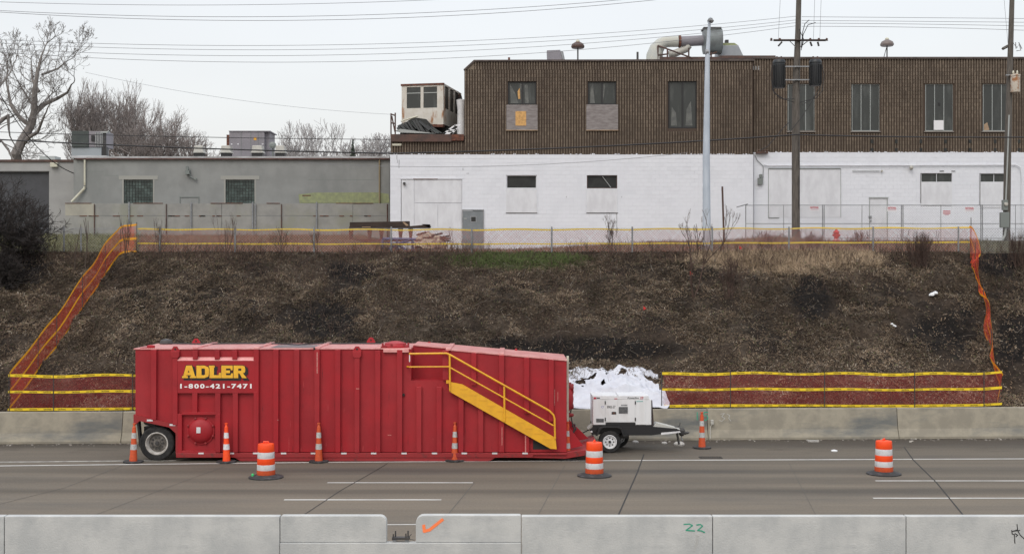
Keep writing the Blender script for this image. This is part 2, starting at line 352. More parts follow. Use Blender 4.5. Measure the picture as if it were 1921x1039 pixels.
def gz(x, y):
    x = np.asarray(x, float); y = np.asarray(y, float)
    y0 = yb(x)+.75; y1 = 49.7
    t = np.clip((y-y0)/(y1-y0), 0, 1)
    z = .86+(6.17-.86)*(t+.025*np.sin(math.pi*t))
    k = np.clip(np.minimum(t, 1-t)*8, 0, 1)
    z = z+k*((fbm(x*.8, y*.8, 4, 3)-.5)*.75+(fbm(x*3, y*3, 3, 9)-.5)*.34)
    zt = np.interp(x, [-60, -7.6, -5.6, 0, 7.5, 11, 60], [7.3, 7.3, 6.55, 6.52, 6.98, 7.0, 7.05])
    u = np.clip((y-49.9)/14, 0, 1)
    z = np.where(y > y1, 6.17+(zt-6.17)*u, z)
    z = z+.42*np.exp(-((x-12)/2.6)**2-((y-57)/2.6)**2)
    return z
def hit(px, py, a=41.6, b=70.):
    ys = np.linspace(a, b, 1200); x = (px-CX)*ys/F; zr = H+(HY-py)*ys/F
    g = gz(x, ys); i = np.argmax(g >= zr)
    if g[i] < zr[i]: i = len(ys)-1
    return Vector((float(x[i]), float(ys[i]), float(g[i])))
def proj(x, y, z): return CX+x*F/y, HY-(z-H)*F/y

def blob(px, py, cx, cy, rx, ry): return np.exp(-(((px-cx)/rx)**2+((py-cy)/ry)**2))
def soil_color(x, y, z):
    px, py = proj(x, y, z)
    n1 = fbm(x*.45, y*.7, 4, 21); n2 = fbm(x*1.6, y*2, 3, 33)
    base = np.stack([.044+0*x, .033+0*x, .025+0*x], -1)
    dark = np.array([.016, .014, .013]); tan = np.array([.15, .115, .08]); grn = np.array([.05, .058, .025]); brn = np.array([.13, .085, .055]); dgr = np.array([.13, .12, .07])
    def mix(c, col, w): return c*(1-w[..., None])+col*w[..., None]
    c = mix(base, dark, np.clip((n1-.5)*5+.3, 0, 1)*.75)
    c = mix(c, np.array([.085, .068, .052]), np.clip((n2-.55)*6, 0, 1)*.6)
    patch = np.zeros_like(x)
    for b in [(1110, 655, 190, 26), (960, 650, 60, 22), (1870, 490, 60, 32), (1520, 560, 45, 50), (1780, 620, 120, 70), (620, 600, 90, 60), (1900, 640, 60, 90), (30, 500, 90, 50), (660, 510, 70, 30)]:
        patch = np.maximum(patch, blob(px, py, *b)*(1 if b[0] in (1110, 960, 1870, 1520) else .75))
    c = mix(c, dark*.8, np.clip((patch+(n2-.5)*.5-.3)*3, 0, 1))
    t = np.clip((blob(px, py, 1480, 492, 190, 26)+(n2-.5)*.6-.35)*3, 0, 1); c = mix(c, tan, t)
    t = np.clip((blob(px, py, 960, 490, 170, 20)+(n2-.5)*.8-.35)*3, 0, 1); c = mix(c, grn, t)
    pl = y > 49.9
    pc = np.where((px < 255)[..., None], dgr, np.where((px > 1815)[..., None], np.array([.12, .10, .065]), brn))
    pc = pc*(.7+.6*n2[..., None])
    c = np.where(pl[..., None], pc, c)
    return c, patch
def grid(name, xs, ys, zf, m, color=None):
    X, Y = np.meshgrid(xs, ys)
    if callable(zf): Y, Z = zf(X, Y)
    v = np.stack([X, Y, Z], -1).reshape(-1, 3); nx = len(xs); ny = len(ys)
    i = np.arange(nx-1)[None, :]+np.arange(ny-1)[:, None]*nx; i = i.reshape(-1)
    f = np.stack([i, i+1, i+1+nx, i+nx], -1)
    me = bpy.data.meshes.new(name); me.from_pydata(v.tolist(), [], f.tolist()); me.shade_smooth()
    if color:
        c, _ = color(v[:, 0], v[:, 1], v[:, 2]); a = me.color_attributes.new('soil', 'FLOAT_COLOR', 'POINT')
        a.data.foreach_set('color', np.concatenate([c, np.ones((len(c), 1))], 1).astype(np.float32).ravel())
    me.materials.append(m); o = bpy.data.objects.new(name, me); COL.objects.link(o); return o
xs = np.concatenate([[-500, -200, -80, -45], np.arange(-30, 30.01, .13), [45, 80, 200, 500]])
tt = np.concatenate([np.linspace(0, 1, 95), 1+np.linspace(.02, 1, 45), [3, 8, 30, 120]])
def terr(X, T):
    y0 = yb(np.clip(X, -60, 60))+.35
    Y = np.where(T <= 1, y0+(50.2-y0)*T, 50.2+(T-1)*16)
    return Y, gz(np.clip(X, -60, 60), Y)
bank = tag(grid('embankment', xs, tt, terr, M['soil'], soil_color), kind='structure')
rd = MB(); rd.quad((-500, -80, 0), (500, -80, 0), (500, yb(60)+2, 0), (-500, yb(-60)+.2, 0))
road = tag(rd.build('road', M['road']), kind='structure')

# painted lines and sealed joints on the road
def strip(name, pts, w, z, m, parent=None, label=None):
    mb = MB(); P2 = [Vector((x, y, z)) for x, y in pts]
    for i in range(len(P2)-1):
        d = (P2[i+1]-P2[i]).normalized(); nn = Vector((-d.y, d.x, 0))*w/2
        ww = 1
        mb.quad(P2[i]-nn, P2[i+1]-nn, P2[i+1]+nn*ww, P2[i]+nn*ww)
    o = mb.build(name, m, parent)
    if label: o['label'] = label
    return o
linem = mat('worn_white_road_paint', (.52, .51, .48), (.30, .29, .27), 3, rough=.8, lo=.45, hi=.75, stretch=(.6, 2, 1))
a = road_pt(0, 873.5); b = road_pt(600, 866.8); c = road_pt(1240, 863); d = road_pt(1921, 860.2)
sl_ = (d[1]-c[1])/(d[0]-c[0])
strip('edge_line', [(a[0]-30, a[1]-.9), a, b, c, d, (d[0]+30, d[1]+30*sl_)], .13, .004, linem, road)
a = road_pt(0, 866.5); b = road_pt(250, 864); strip('edge_line', [(a[0]-10, a[1]-.3), a, b, road_pt(330, 863.5)], .17, .004, mat('faded_white_road_paint', (.36, .345, .31), (.22, .21, .19), 4, rough=.85), road)
for p0, p1, w in [((614, 905), (887, 905), .11), ((533, 937), (828, 937), .13), ((1642, 901.5), (1990, 901.5), .11), ((1638, 934), (1990, 934), .13), ((-400, 906), (-330, 906), .11), ((640, 984), (860, 983), .09)]:
    strip('lane_dash', [road_pt(*p0), road_pt(*p1)], w, .004, linem, road)
jm = mat('joint_sealant', (.022, .021, .020), rough=.8)
jf = mat('faint_joint_line', (.085, .079, .070), rough=.9)
for pts, w, m_ in [([(1208, 852), (1196, 885), (1160, 966)], .035, jm), ([(727, 869), (690, 891), (640, 919), (560, 972)], .03, jm), ([(1696, 838), (1713, 862), (1757, 905), (1812, 972)], .035, jm),
               ([(230, 873), (120, 915), (0, 945)], .02, jf), ([(890, 905), (840, 965)], .02, jf), ([(1060, 872), (1010, 965)], .015, jf), ([(420, 875), (330, 908), (180, 965)], .015, jf), ([(1480, 868), (1530, 965)], .012, jf)]:
    strip('joint', [road_pt(*p) for p in pts], w, .0045, m_, road)
# patchy dirt along the barrier foot
mb = MB()
for _ in range(420):
    x = random.uniform(-20, 20); 
    if -11 < x < 0: continue
    y = yb(x)-abs(random.gauss(0, .28)); r = random.uniform(.012, .05)
    mb.lathe((x, y, 0), [(r, 0), (r*.8, r*.4), (r*.2, r*.6)], 5)
tag(mb.build('gravel', mat('dirt_grit', (.12, .10, .08), (.3, .28, .25), 3, rough=.95, island=.4)), 'dark grit and gravel lying along the foot of the far concrete barrier', 'gravel', kind='stuff')

# ---------------------------------------------------------------- far barrier segments (in tie with yb)
def far_barrier(px0, px1, label):
    xa = PX(px0, 40.3)+.008; xb = PX(px1, 40.3)-.008
    prof = [(0, 0), (0, .08), (.12, .33), (.24, .985), (.46, .985), (.58, 0)]
    n = 12; mb = MB(); vs = []; t = thing('concrete_barrier', label, 'barrier', (xa, yb(xa), 0), 'concrete barrier segments along the far shoulder')
    for i in range(n+1):
        x = xa+(xb-xa)*i/n
        for k, (dy, z) in enumerate(prof): vs.append((x, yb(x)+dy, z+(random.uniform(-.006, .006) if k in (3, 4) else 0)))
    m_ = len(prof); fs = [tuple(range(m_)), tuple(reversed([n*m_+k for k in range(m_)]))]
    for i in range(n):
        for k in range(m_): fs.append((i*m_+k, i*m_+(k+1) % m_, (i+1)*m_+(k+1) % m_, (i+1)*m_+k))
    mb.add(vs, [tuple(reversed(f)) for f in fs]); mb.build('body', M['far_conc'], t, bevel=.012); return t
FB = []
for p0, p1, lb in [(-860, -495, 'concrete barrier segment beyond the left end of the fence, farthest left'), (-495, -129, 'concrete barrier segment outside the left edge, second from the left'),
      (-129, 236, 'plain grey concrete barrier segment left of the red tank, under the short net fence'), (236, 601, 'concrete barrier segment behind the wheel end of the red tank'),
      (601, 966, 'concrete barrier segment behind the middle of the red tank'), (966, 1331, 'concrete barrier segment behind the white generator with green 1 sprayed at its right end'),
      (1331, 1696, 'concrete barrier segment with green 5 sprayed at its left end and a small grey box'), (1696, 2061, 'concrete barrier segment at the right edge, under the right end of the net fence'),
      (2061, 2426, 'concrete barrier segment beyond the right edge of the picture')]:
    FB.append(far_barrier(p0, p1, lb))
bD = 40.72; 
mb = MB(); strokes(mb, [[(1308, 773), (1308, 787)]], 40.64, .03); mb.build('sprayed_mark', M['green'], FB[5])
mb = MB(); strokes(mb, [[(1328, 773), (1321, 773), (1320, 779), (1326, 779), (1328, 784), (1324, 788), (1318, 787)]], 40.62, .03); mb.build('sprayed_mark', M['green'], FB[6] if 1321 > 1331 else FB[5])
mb = MB(); strokes(mb, [[(1352, 776), (1359, 775), (1354, 781), (1360, 784), (1354, 790), (1350, 788)], [(1364, 776), (1369, 779), (1367, 784), (1371, 789)]], 40.68, .018); mb.build('sprayed_mark', M['wspray'], FB[6])
t = thing('junction_box', 'small pale grey electrical box on the far barrier right of the green 5', 'box', P(1336, 800, 40.55))
mb = MB(); mb.pbox(1333.5, 1339, 787.5, 796, 40.6, .12); mb.build('box', M['ventp'], t, bevel=.01)
mb = MB(); mb.tube([P(1336, 796, 40.62), P(1332.5, 800, 40.62), P(1332.5, 822, 40.45)], .012, 5); mb.build('conduit', M['ventp'], t)

# ---------------------------------------------------------------- near median barrier
ND = 22.6
def near_seg(px0, px1, label, special=False):
    x0, x1 = PX(px0, ND)+.006, PX(px1, ND)-.006
    t = thing('median_barrier', label, 'barrier', ((x0+x1)/2, ND, 0), 'concrete barrier segments in the median')
    def seg(name, xa, xb, z0, z1, dy=0, r=.0, ends=(0, 0)):
        zt = z1; pts = []
        n = 5
        out = [(xa, z0)]
        if ends[0]:
            for k in range(n+1): a_ = math.pi-k*math.pi/2/n; out.append((xa+ends[0]+ends[0]*math.cos(a_), zt-ends[0]+ends[0]*math.sin(a_)))
        else: out.append((xa, zt))
        if ends[1]:
            for k in range(n+1): a_ = math.pi/2-k*math.pi/2/n; out.append((xb-ends[1]+ends[1]*math.cos(a_), zt-ends[1]+ends[1]*math.sin(a_)))
        else: out.append((xb, zt))
        out.append((xb, z0)); mb = MB(); mb.prism(list(reversed(out))[::-1], ND+dy, ND+dy+.17); return mb.build(name, M['near_conc'], t, bevel=.012)
    if not special: seg('body', x0, x1, 0, 1.068)
    else:
        seg('base_block', x0, x1, 0, .594, -.03)
        seg('upper_block', x0, PX(725, ND), .598, 1.075, 0, ends=(.04, .12)); seg('upper_block', PX(780, ND), x1, .598, 1.085, 0, ends=(.14, .03))
    return t
NB = [near_seg(-350, 8, 'pale concrete median barrier segment cut by the left edge of the picture'),
      near_seg(8, 525, 'long plain median barrier segment at the lower left, left of the notched one'),
      near_seg(525, 978, 'median barrier segment with a notch for a lamp base and an orange check mark', True),
      near_seg(978, 1337, 'median barrier segment with a green sprayed 22 near its right end'),
      near_seg(1337, 1700, 'plain median barrier segment right of the green 22'),
      near_seg(1700, 2080, 'median barrier segment with black scribble at the lower right corner')]
mb = MB(); strokes(mb, [[(795, 985), (796, 996), (806, 993), (830, 974)]], ND-.004, .055); mb.build('check_mark', M['ospray'], NB[2])
mb = MB(); strokes(mb, [[(1283, 983), (1293, 982), (1299, 985), (1287, 994), (1303, 995)]], ND-.004, .022)
strokes(mb, [[(1307, 984), (1314, 983), (1318, 986), (1309, 994), (1316, 995), (1322, 998)]], ND-.006, .022); mb.build('sprayed_number', M['green'], NB[3])
mb = MB(); strokes(mb, [[(1305, 1003), (1308, 1004), (1312, 1005)], [(1307, 1006), (1306, 1018), (1303, 1032)], [(1310, 1008), (1308, 1022)], [(1298, 1032), (1304, 1033)]], ND-.004, .012); mb.build('faded_mark', M['wspray'], NB[3])
mb = MB(); strokes(mb, [[(1898, 994), (1899, 1001), (1903, 1002), (1904, 1018)], [(1908, 983), (1909, 993), (1899, 996), (1913, 994)], [(1910, 996), (1914, 1003), (1924, 1012), (1932, 1015)], [(1904, 1000), (1909, 1003), (1906, 1006)]], ND-.004, .017); mb.build('scribble', M['bspray'], NB[5])
t = thing('lamp_base_plate', 'rusty anchor bracket with four bolts sitting in the notch of the median barrier', 'bracket', (PX(752, ND), ND+.07, .6))
mb = MB(); mb.pbox(735, 768, 1008, 1012.5, ND+.02, .13); mb.build('plate', M['darksteel'], t)
for a_ in (740, 763): mb = MB(); mb.pbox(a_-3.5, a_+3.5, 1012.4, 1015.5, ND+.03, .1); mb.build('foot', M['steel'], t)
for a_, b_, dd in ((738, 1001, .03), (742, 995, .12), (761.5, 1000, .03), (765.5, 995, .12)):
    mb = MB(); mb.tube([P(a_, 1009, ND+dd), P(a_, b_, ND+dd)], .013, 7); mb.build('anchor_bolt', M['darksteel'], t)
mb = MB(); mb.tube([P(765, 1008, ND+.05), P(772, 1001, ND+.05)], .007, 5); mb.tube([P(766, 1010, ND+.06), P(778, 1012.5, ND+.06)], .006, 5); mb.build('conduit', M['darksteel'], t)
t = thing('drain_grate', 'cast iron drain grate in the shoulder right of the generator', 'grate', (*road_pt(1333, 858), 0))
x, y = road_pt(1333, 858)
mb = MB(); mb.box(x-.33, x+.33, y-.17, y-.14, 0, .012).box(x-.33, x+.33, y+.14, y+.17, 0, .012).box(x-.33, x-.3, y-.14, y+.14, 0, .012).box(x+.3, x+.33, y-.14, y+.14, 0, .012); mb.build('frame', M['grate'], t)
for i in range(9):
    mb = MB(); xx = x-.26+i*.065; mb.box(xx-.012, xx+.012, y-.14, y+.14, 0, .011); mb.build('bar', M['grate'], t)

# ---------------------------------------------------------------- the red tank
TD = 36.12; TW = 2.44
def tbox(mb, a, b, c, d, off=0., dep=.05): mb.pbox(a, b, c, d, TD-off, dep); return mb
T = thing('tank_trailer', 'long red steel storage tank trailer parked on the shoulder with a yellow side stair', 'tank', (PX(657, TD), TD+TW/2, 0))
def txz(px, py): return PX(px, TD), PZ(py, TD)
# shell outline
shell = [txz(253, 656), txz(771, 655), txz(771, 651), txz(1063, 677), txz(1063, 850), txz(333, 850), txz(333, 797), txz(253, 777)]
# rear (to camera) plates with a landing recess between 772 and 842
mb = MB(); mb.prism([txz(253, 655.5), txz(771, 655), txz(771, 848), txz(336, 848), txz(336, 798), txz(253, 778)], TD+.06, TD+TW)
mb.prism([txz(771, 714), txz(843, 714), txz(843, 848), txz(771, 848)], TD+.06, TD+TW)
mb.prism([txz(843, 657.4), txz(1063, 677), txz(1063, 848), txz(843, 848)], TD+.06, TD+TW)
mb.prism([txz(771, 651), txz(843, 657.4), txz(843, 714), txz(771, 714)], TD+.75, TD+TW)
mb.build('shell', M['red'], T)
# roof plate slightly proud, sky gloss painted in as a lighter pink
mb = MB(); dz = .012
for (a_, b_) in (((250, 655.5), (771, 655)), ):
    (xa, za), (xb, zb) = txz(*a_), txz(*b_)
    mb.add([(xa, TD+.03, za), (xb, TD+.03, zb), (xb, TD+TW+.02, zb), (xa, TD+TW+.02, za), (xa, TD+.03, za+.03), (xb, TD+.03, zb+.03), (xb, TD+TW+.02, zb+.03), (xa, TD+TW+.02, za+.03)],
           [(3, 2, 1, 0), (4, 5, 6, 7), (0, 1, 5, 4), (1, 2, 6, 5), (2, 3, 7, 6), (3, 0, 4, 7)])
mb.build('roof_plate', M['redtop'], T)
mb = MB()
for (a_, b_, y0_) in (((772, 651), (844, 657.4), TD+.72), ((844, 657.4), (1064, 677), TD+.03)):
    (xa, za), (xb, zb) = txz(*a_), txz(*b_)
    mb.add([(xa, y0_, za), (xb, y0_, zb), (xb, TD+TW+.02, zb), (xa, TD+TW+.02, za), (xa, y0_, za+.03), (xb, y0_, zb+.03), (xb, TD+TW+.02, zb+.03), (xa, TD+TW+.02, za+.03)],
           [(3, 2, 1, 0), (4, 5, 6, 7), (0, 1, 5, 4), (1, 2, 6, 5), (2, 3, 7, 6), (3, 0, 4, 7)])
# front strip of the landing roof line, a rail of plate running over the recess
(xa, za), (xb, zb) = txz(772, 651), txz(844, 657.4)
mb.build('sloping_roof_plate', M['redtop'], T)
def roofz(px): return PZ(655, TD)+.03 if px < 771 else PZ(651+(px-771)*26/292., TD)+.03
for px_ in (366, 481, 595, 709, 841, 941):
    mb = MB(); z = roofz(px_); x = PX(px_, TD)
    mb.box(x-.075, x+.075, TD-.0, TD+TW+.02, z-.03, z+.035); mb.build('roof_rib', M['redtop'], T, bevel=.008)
# wall ribs
ribs = [(289, 656, 787), (329, 658, 797), (409, 737, 848), (442, 737, 848), (366, 737, 776), (481, 656, 848), (518, 656, 848), (557, 656, 848), (595, 656, 848), (634, 656, 848), (670, 668, 848), (709, 657, 848), (750, 656, 848),
        (786, 725, 848), (824, 725, 848), (865, 742, 848), (889, 662, 722), (902, 765, 848), (941, 666, 742), (941, 788, 848), (988, 671, 775), (988, 812, 848), (1034, 675, 790), (836, 657, 712)]
for px_, a_, b_ in ribs:
    w_ = 5 if px_ != 836 else 6
    mb = MB(); xs_ = .6 if px_ < 300 else 0
    mb.prism([txz(px_-w_, a_), txz(px_+w_, a_), txz(px_+w_*.92, b_), txz(px_-w_*.92, b_)], TD-.045, TD+.061); mb.build('rib', M['red'], T, bevel=.01)
# panel around the lettering
mb = MB(); mb.prism([txz(334, 676), txz(479, 676), txz(479, 737), txz(334, 737)], TD-.048, TD+.06); mb.build('lettering_panel', M['red'], T, bevel=.006)
mb = MB(); mb.add([(*txz(337, 671), 0), (*txz(476, 671), 0)], [])
(xa, za) = txz(337, 670); (xb, zb) = txz(476, 670); (xc, zc) = txz(479, 676); (xd_, zd) = txz(333, 676)
mb = MB(); mb.add([(xa, TD+.058, za), (xb, TD+.058, zb), (xc, TD-.049, zc+.001), (xd_, TD-.049, zd+.001)], [(0, 1, 2, 3), (3, 2, 1, 0)][:1]); mb.build('panel_chamfer', M['redtop'], T)
for a_ in (366, 407, 440):
    mb = MB(); tbox(mb, a_-4.5, a_+4.5, 657, 674, .052, .11); mb.build('rib_head', M['red'], T, bevel=.008)
# lower corner stiffeners, manway recess frame
for a_, b_, c_, d_ in ((333, 341, 776, 850), (405, 413, 776, 848), (341, 405, 773, 778), (341, 405, 845, 850), (476, 482, 735, 850)):
    mb = MB(); tbox(mb, a_, b_, c_, d_, .052, .11); mb.build('frame_strip', M['red'], T, bevel=.006)
mb = MB(); cx_, cz_ = txz(376, 808)
mb.lathe((cx_, TD+.06, cz_), [(.40, 0), (.40, -.03), (.36, -.035), (.33, -.08), (.22, -.13), (.1, -.15), (.0, -.155)], 28, 'y'); man = mb.build('manway_lid', M['red'], T, smooth=True)
for k in range(8):
    a_ = k*math.pi/4+.39; mb = MB(); mb.lathe((cx_+.385*math.cos(a_), TD+.03, cz_+.385*math.sin(a_)), [(.035, 0), (.035, -.035), (.018, -.04), (.018, -.06)], 6, 'y'); mb.build('bolt', M['reddark'], man)
mb = MB(); mb.pbox(368.5, 376, 801, 812, TD-.103, .004); mb.build('sticker', M['refl'], man)
# bottom sill and skid
sill = MB(); sill.prism([txz(331, 849), txz(1063, 849), txz(1063, 853), txz(1000, 853), txz(1000, 857.5), txz(331, 857.5)], TD-.055, TD+.2); sill.build('sill_beam', M['reddark'], T, bevel=.01)
sk = MB(); sk.prism([txz(440, 857.5), txz(930, 857.5), txz(918, 864.4), txz(452, 864.4)], TD-.035, TD+.2); sk.build('skid_beam', M['reddark'], T, bevel=.01)
sk = MB(); sk.box(PX(452, TD), PX(918, TD), TD+.22, TD+TW, .02, PZ(850, TD)); sk.build('floor_beam', M['reddark'], T)
for px_ in (377, 434, 479.5, 532, 588, 645, 701, 758, 815, 871, 928, 985):
    mb = MB(); mb.pbox(px_-5, px_+5, 848.6, 851.4, TD-.062, .01); mb.build('reflector_strip', M['refl'], T)
# wheel arch
ar = MB(); ar.prism([txz(251, 777), txz(336, 797), txz(336, 850), txz(341, 857.5), txz(333, 857.5), txz(330, 850), txz(330, 812), txz(318, 801), txz(262, 789), txz(254, 797), txz(251, 797)], TD-.03, TD+.09); ar.build('wheel_arch_beam', M['reddark'], T)
ar = MB(); ar.prism([txz(249, 777), txz(253, 777), txz(259, 840), txz(255, 840)], TD+.3, TD+.5); ar.build('mudflap', M['rubber'], T)
ar = MB(); ar.prism([txz(256, 790), txz(333, 803), txz(333, 855), txz(329, 855), txz(325, 815), txz(262, 800)], TD+.5, TD+TW-.4); ar.build('wheel_well', M['darksteel'], T)
ar = MB(); ar.box(PX(300, TD), PX(452, TD), TD+1.1, TD+1.3, .35, .62); ar.build('axle_beam', M['darksteel'], T)
for px_, py_ in ((281, 788), (323.5, 796.5)):
    mb = MB(); mb.pbox(px_-5.5, px_+5.5, py_-1.6, py_+1.8, TD-.037, .008); mb.build('reflector_strip', M['refl'], T)
def wheel(parent, c, rt, w, rr, mrim, holes, hubm, deep=.1, nh=8, mdisc=None):
    mb = MB(); prof = [(rr, 0), (rt*.93, 0), (rt, w*.12), (rt, w*.88), (rt*.93, w), (rr, w)]
    mb.lathe(c, prof, 36, 'y', False); wt = mb.build('tyre', M['rubber'], parent, smooth=True)
    mb = MB(); mb.lathe(c, [(rr+.005, -.004), (rr*.93, -.01), (rr*.88, .01), (rr*.80, deep)], 30, 'y', False); rm = mb.build('rim', mrim, wt, smooth=True)
    mb = MB(); mb.lathe(c, [(rr*.82, deep-.005), (rr*.60, deep*.86), (rr*.35, deep*.75), (rr*.3, deep*.35), (0, deep*.33)], 30, 'y', False); mb.build('wheel_disc', mdisc or mrim, wt, smooth=True)
    for k in range(nh):
        a_ = 2*math.pi*k/nh; mb = MB(); q_ = Vector(c)+Vector((math.cos(a_)*rr*holes, deep*.78, math.sin(a_)*rr*holes))
        mb.lathe(q_, [(rr*.10, 0), (rr*.10, -.018), (0, -.02)], 8, 'y'); mb.build('wheel_nut' if deep > .1 else 'rim_hole', hubm, wt)
    mb = MB(); mb.lathe(Vector(c)+Vector((0, deep*.3, 0)), [(rr*.2, 0), (rr*.17, -.03), (0, -.035)], 12, 'y'); mb.build('hub_cap', hubm, wt)
wz = .50
wheel(T, (PX(292.5, TD), TD+.08, wz), .50, .28, .325, mat('dusty_white_rim', (.50, .48, .45), (.33, .31, .28), 6, rough=.5), .5, M['darksteel'], .13, 10, M['disc'])
wheel(T, (PX(292.5, TD), TD+TW-.42, wz), .50, .28, .325, M['white'], .5, M['darksteel'], .13, 10, M['disc'])
mb = MB(); mb.tube([(PX(295, TD), TD+.35, wz), (PX(295, TD), TD+TW-.35, wz)], .07, 8); mb.build('axle', M['darksteel'], T)
mb = MB(); mb.pbox(270, 330, 800, 822, TD+.6, 1.2); mb.build('suspension_box', M['darksteel'], T)
# lifting eyes, roof hatch, hoses
def eye(px_, py_, D, m_='red'):
    mb = MB(); x, z = PX(px_, D), PZ(py_, D); pts = [(x-.13, z-.12), (x+.13, z-.12), (x+.13, z-.02), (x+.05, z+.1), (x-.05, z+.1), (x-.13, z-.02)]
    mb.prism(pts, D-.02, D+.02); o = mb.build('lifting_eye', M[m_], T, bevel=.005)
    mb = MB(); mb.lathe((x, D-.021, z+.02), [(.03, 0), (.03, -.003)], 8, 'y'); mb.build('eye_hole', M['hole'], o)
eye(329, 656, TD+.02); eye(670, 656, TD+.02); eye(368, 641, TD+TW-.1); eye(696, 639, TD+TW-.1)
for px_ in (329, 670):
    mb = MB(); mb.prism([txz(px_-8, 659), txz(px_+8, 659), txz(px_+8, 667), txz(px_+5, 671), txz(px_-5, 671), txz(px_-8, 667)], TD-.06, TD+.03); mb.build('eye_bracket', M['red'], T, bevel=.006)
hx = PX(742, TD+.45)
mb = MB(); mb.pbox(719, 767, 654, 661, TD-.03, .9); mb.build('hatch_coaming', M['redtop'], T, bevel=.01)
mb = MB(); mb.lathe((hx, TD+.45, PZ(655, TD)+.03), [(.40, 0), (.40, .05), (.33, .07), (.30, .13), (.12, .18), (0, .19)], 24); hl = mb.build('hatch_lid', M['red'], T, smooth=True)
for k in range(6):
    a_ = k*math.pi/3+.3; mb = MB(); mb.lathe((hx+.38*math.cos(a_), TD+.45+.38*math.sin(a_), PZ(655, TD)+.03), [(.03, 0), (.03, .12), (.015, .13)], 6); mb.build('clamp_bolt', M['reddark'], hl)
mb = MB(); mb.pbox(262, 280, 652, 655, TD+.1, .3); mb.build('vent_cap', M['reddark'], T, bevel=.02)
mb = MB(); mb.lathe((PX(283, TD+.3), TD+.3, PZ(655, TD)+.03), [(.12, 0), (.12, .06), (.05, .08)], 12); mb.build('vent_cap', M['red'], T, smooth=True)
mb = MB(); mb.lathe((PX(312, 38.3), 38.3, PZ(655, TD)+.03), [(.2, 0), (.2, .05), (.16, .12), (.0, .16)], 14); mb.build('vent_dome', M['darksteel'], T, smooth=True)
hp = [(300, 646, 38.2), (380, 648, 38), (450, 648, 38), (520, 648.5, 38), (560, 650, 37.6), (600, 645, 38.2), (640, 647, 38), (700, 647, 38), (780, 645.5, 38.2)]
mb = MB()
pts = []
for i in range(len(hp)-1):
    for k in range(4):
        f_ = k/4; q_ = [hp[i][j]*(1-f_)+hp[i+1][j]*f_ for j in range(3)]; x = PX(q_[0], q_[2]); pts.append((x, q_[2]+.12*math.sin(q_[0]*.03), PZ(655, TD)+.055+.0*x))
mb.tube(pts, .022, 6); mb.build('hose', M['black'], T)
mb = MB(); mb.pbox(501, 600, 655, 655.2, TD+.3, 1.6)
x0, x1 = PX(505, TD), PX(592, TD); zt = PZ(655, TD)+.032
mb = MB(); mb.box(x0, x1, TD+.25, TD+1.5, zt, zt+.008); mb.build('roof_stain_patch', mat('dark_roof_coating', (.12, .10, .11), (.22, .16, .16), 3, rough=.35), T)
for px_ in (718, 722):
    mb = MB(); mb.tube([P(px_, 655, TD+.1), P(px_, 648, TD+.1)], .03, 6); mb.build('vent_stub', M['reddark'], T)
for px_, py_ in ((805, 644), (968, 657)):
    mb = MB(); mb.pbox(px_-2, px_+2, py_-3, py_+4, TD+TW-.2, .1); mb.build('lashing_lug', M['red'], T)
mb = MB(); mb.pbox(753.5, 759, 738, 742.5, TD-.003, .06); mb.build('port_hole', M['hole'], T)
mb = MB(); mb.pbox(588, 591.5, 652, 656, TD-.004, .06); mb.build('port_hole', M['hole'], T)
# scuffs
mb = MB()
for a_, b_, c_, d_ in ((594, 660, 596, 700), (941, 800, 942.5, 835), (985, 816, 987, 848), (1040, 730, 1041, 760), (1046, 735, 1047, 752), (668, 728, 674, 730), (727, 815, 734, 816.5), (768.3, 663, 769.6, 678), (792, 850.5, 815, 851.5), (520, 787, 523, 788), (1036, 738, 1037, 750)):
    mb.pbox(a_, c_, b_, d_, TD-.049 if a_ not in (1040, 1046, 1036, 727, 768.3) else TD+.056, .004)
mb.build('scratch', mat('scratched_pink_paint', (.55, .25, .22), (.45, .1, .09), 30, rough=.7), T)
rng_ = random.Random(5)
for nm, m_, cnt in (('grime_streak', mat('dark_grime_on_red', (.16, .008, .012), (.22, .012, .015), 12, rough=.7), 34), ('faded_streak', mat('sun_faded_red', (.46, .07, .07), (.40, .03, .035), 12, rough=.7), 26)):
    mb = MB()
    for _ in range(cnt):
        a = rng_.uniform(345, 1050); b_ = rng_.choice([rng_.uniform(690, 830), rng_.uniform(815, 846)]); h_ = rng_.uniform(4, 26); w_ = rng_.uniform(.3, .9)
        if 334 < a < 480 and b_ < 850: a += 170
        if b_ < 690+(a-771)*.1: continue
        mb.prism([txz(a-w_*.3, b_), txz(a+w_*.3, b_), txz(a+w_, min(847, b_+h_*.5)), txz(a, min(848, b_+h_)), txz(a-w_, min(847, b_+h_*.5))], TD+.0585, TD+.06)
    mb.build(nm, m_, T, kind='stuff')
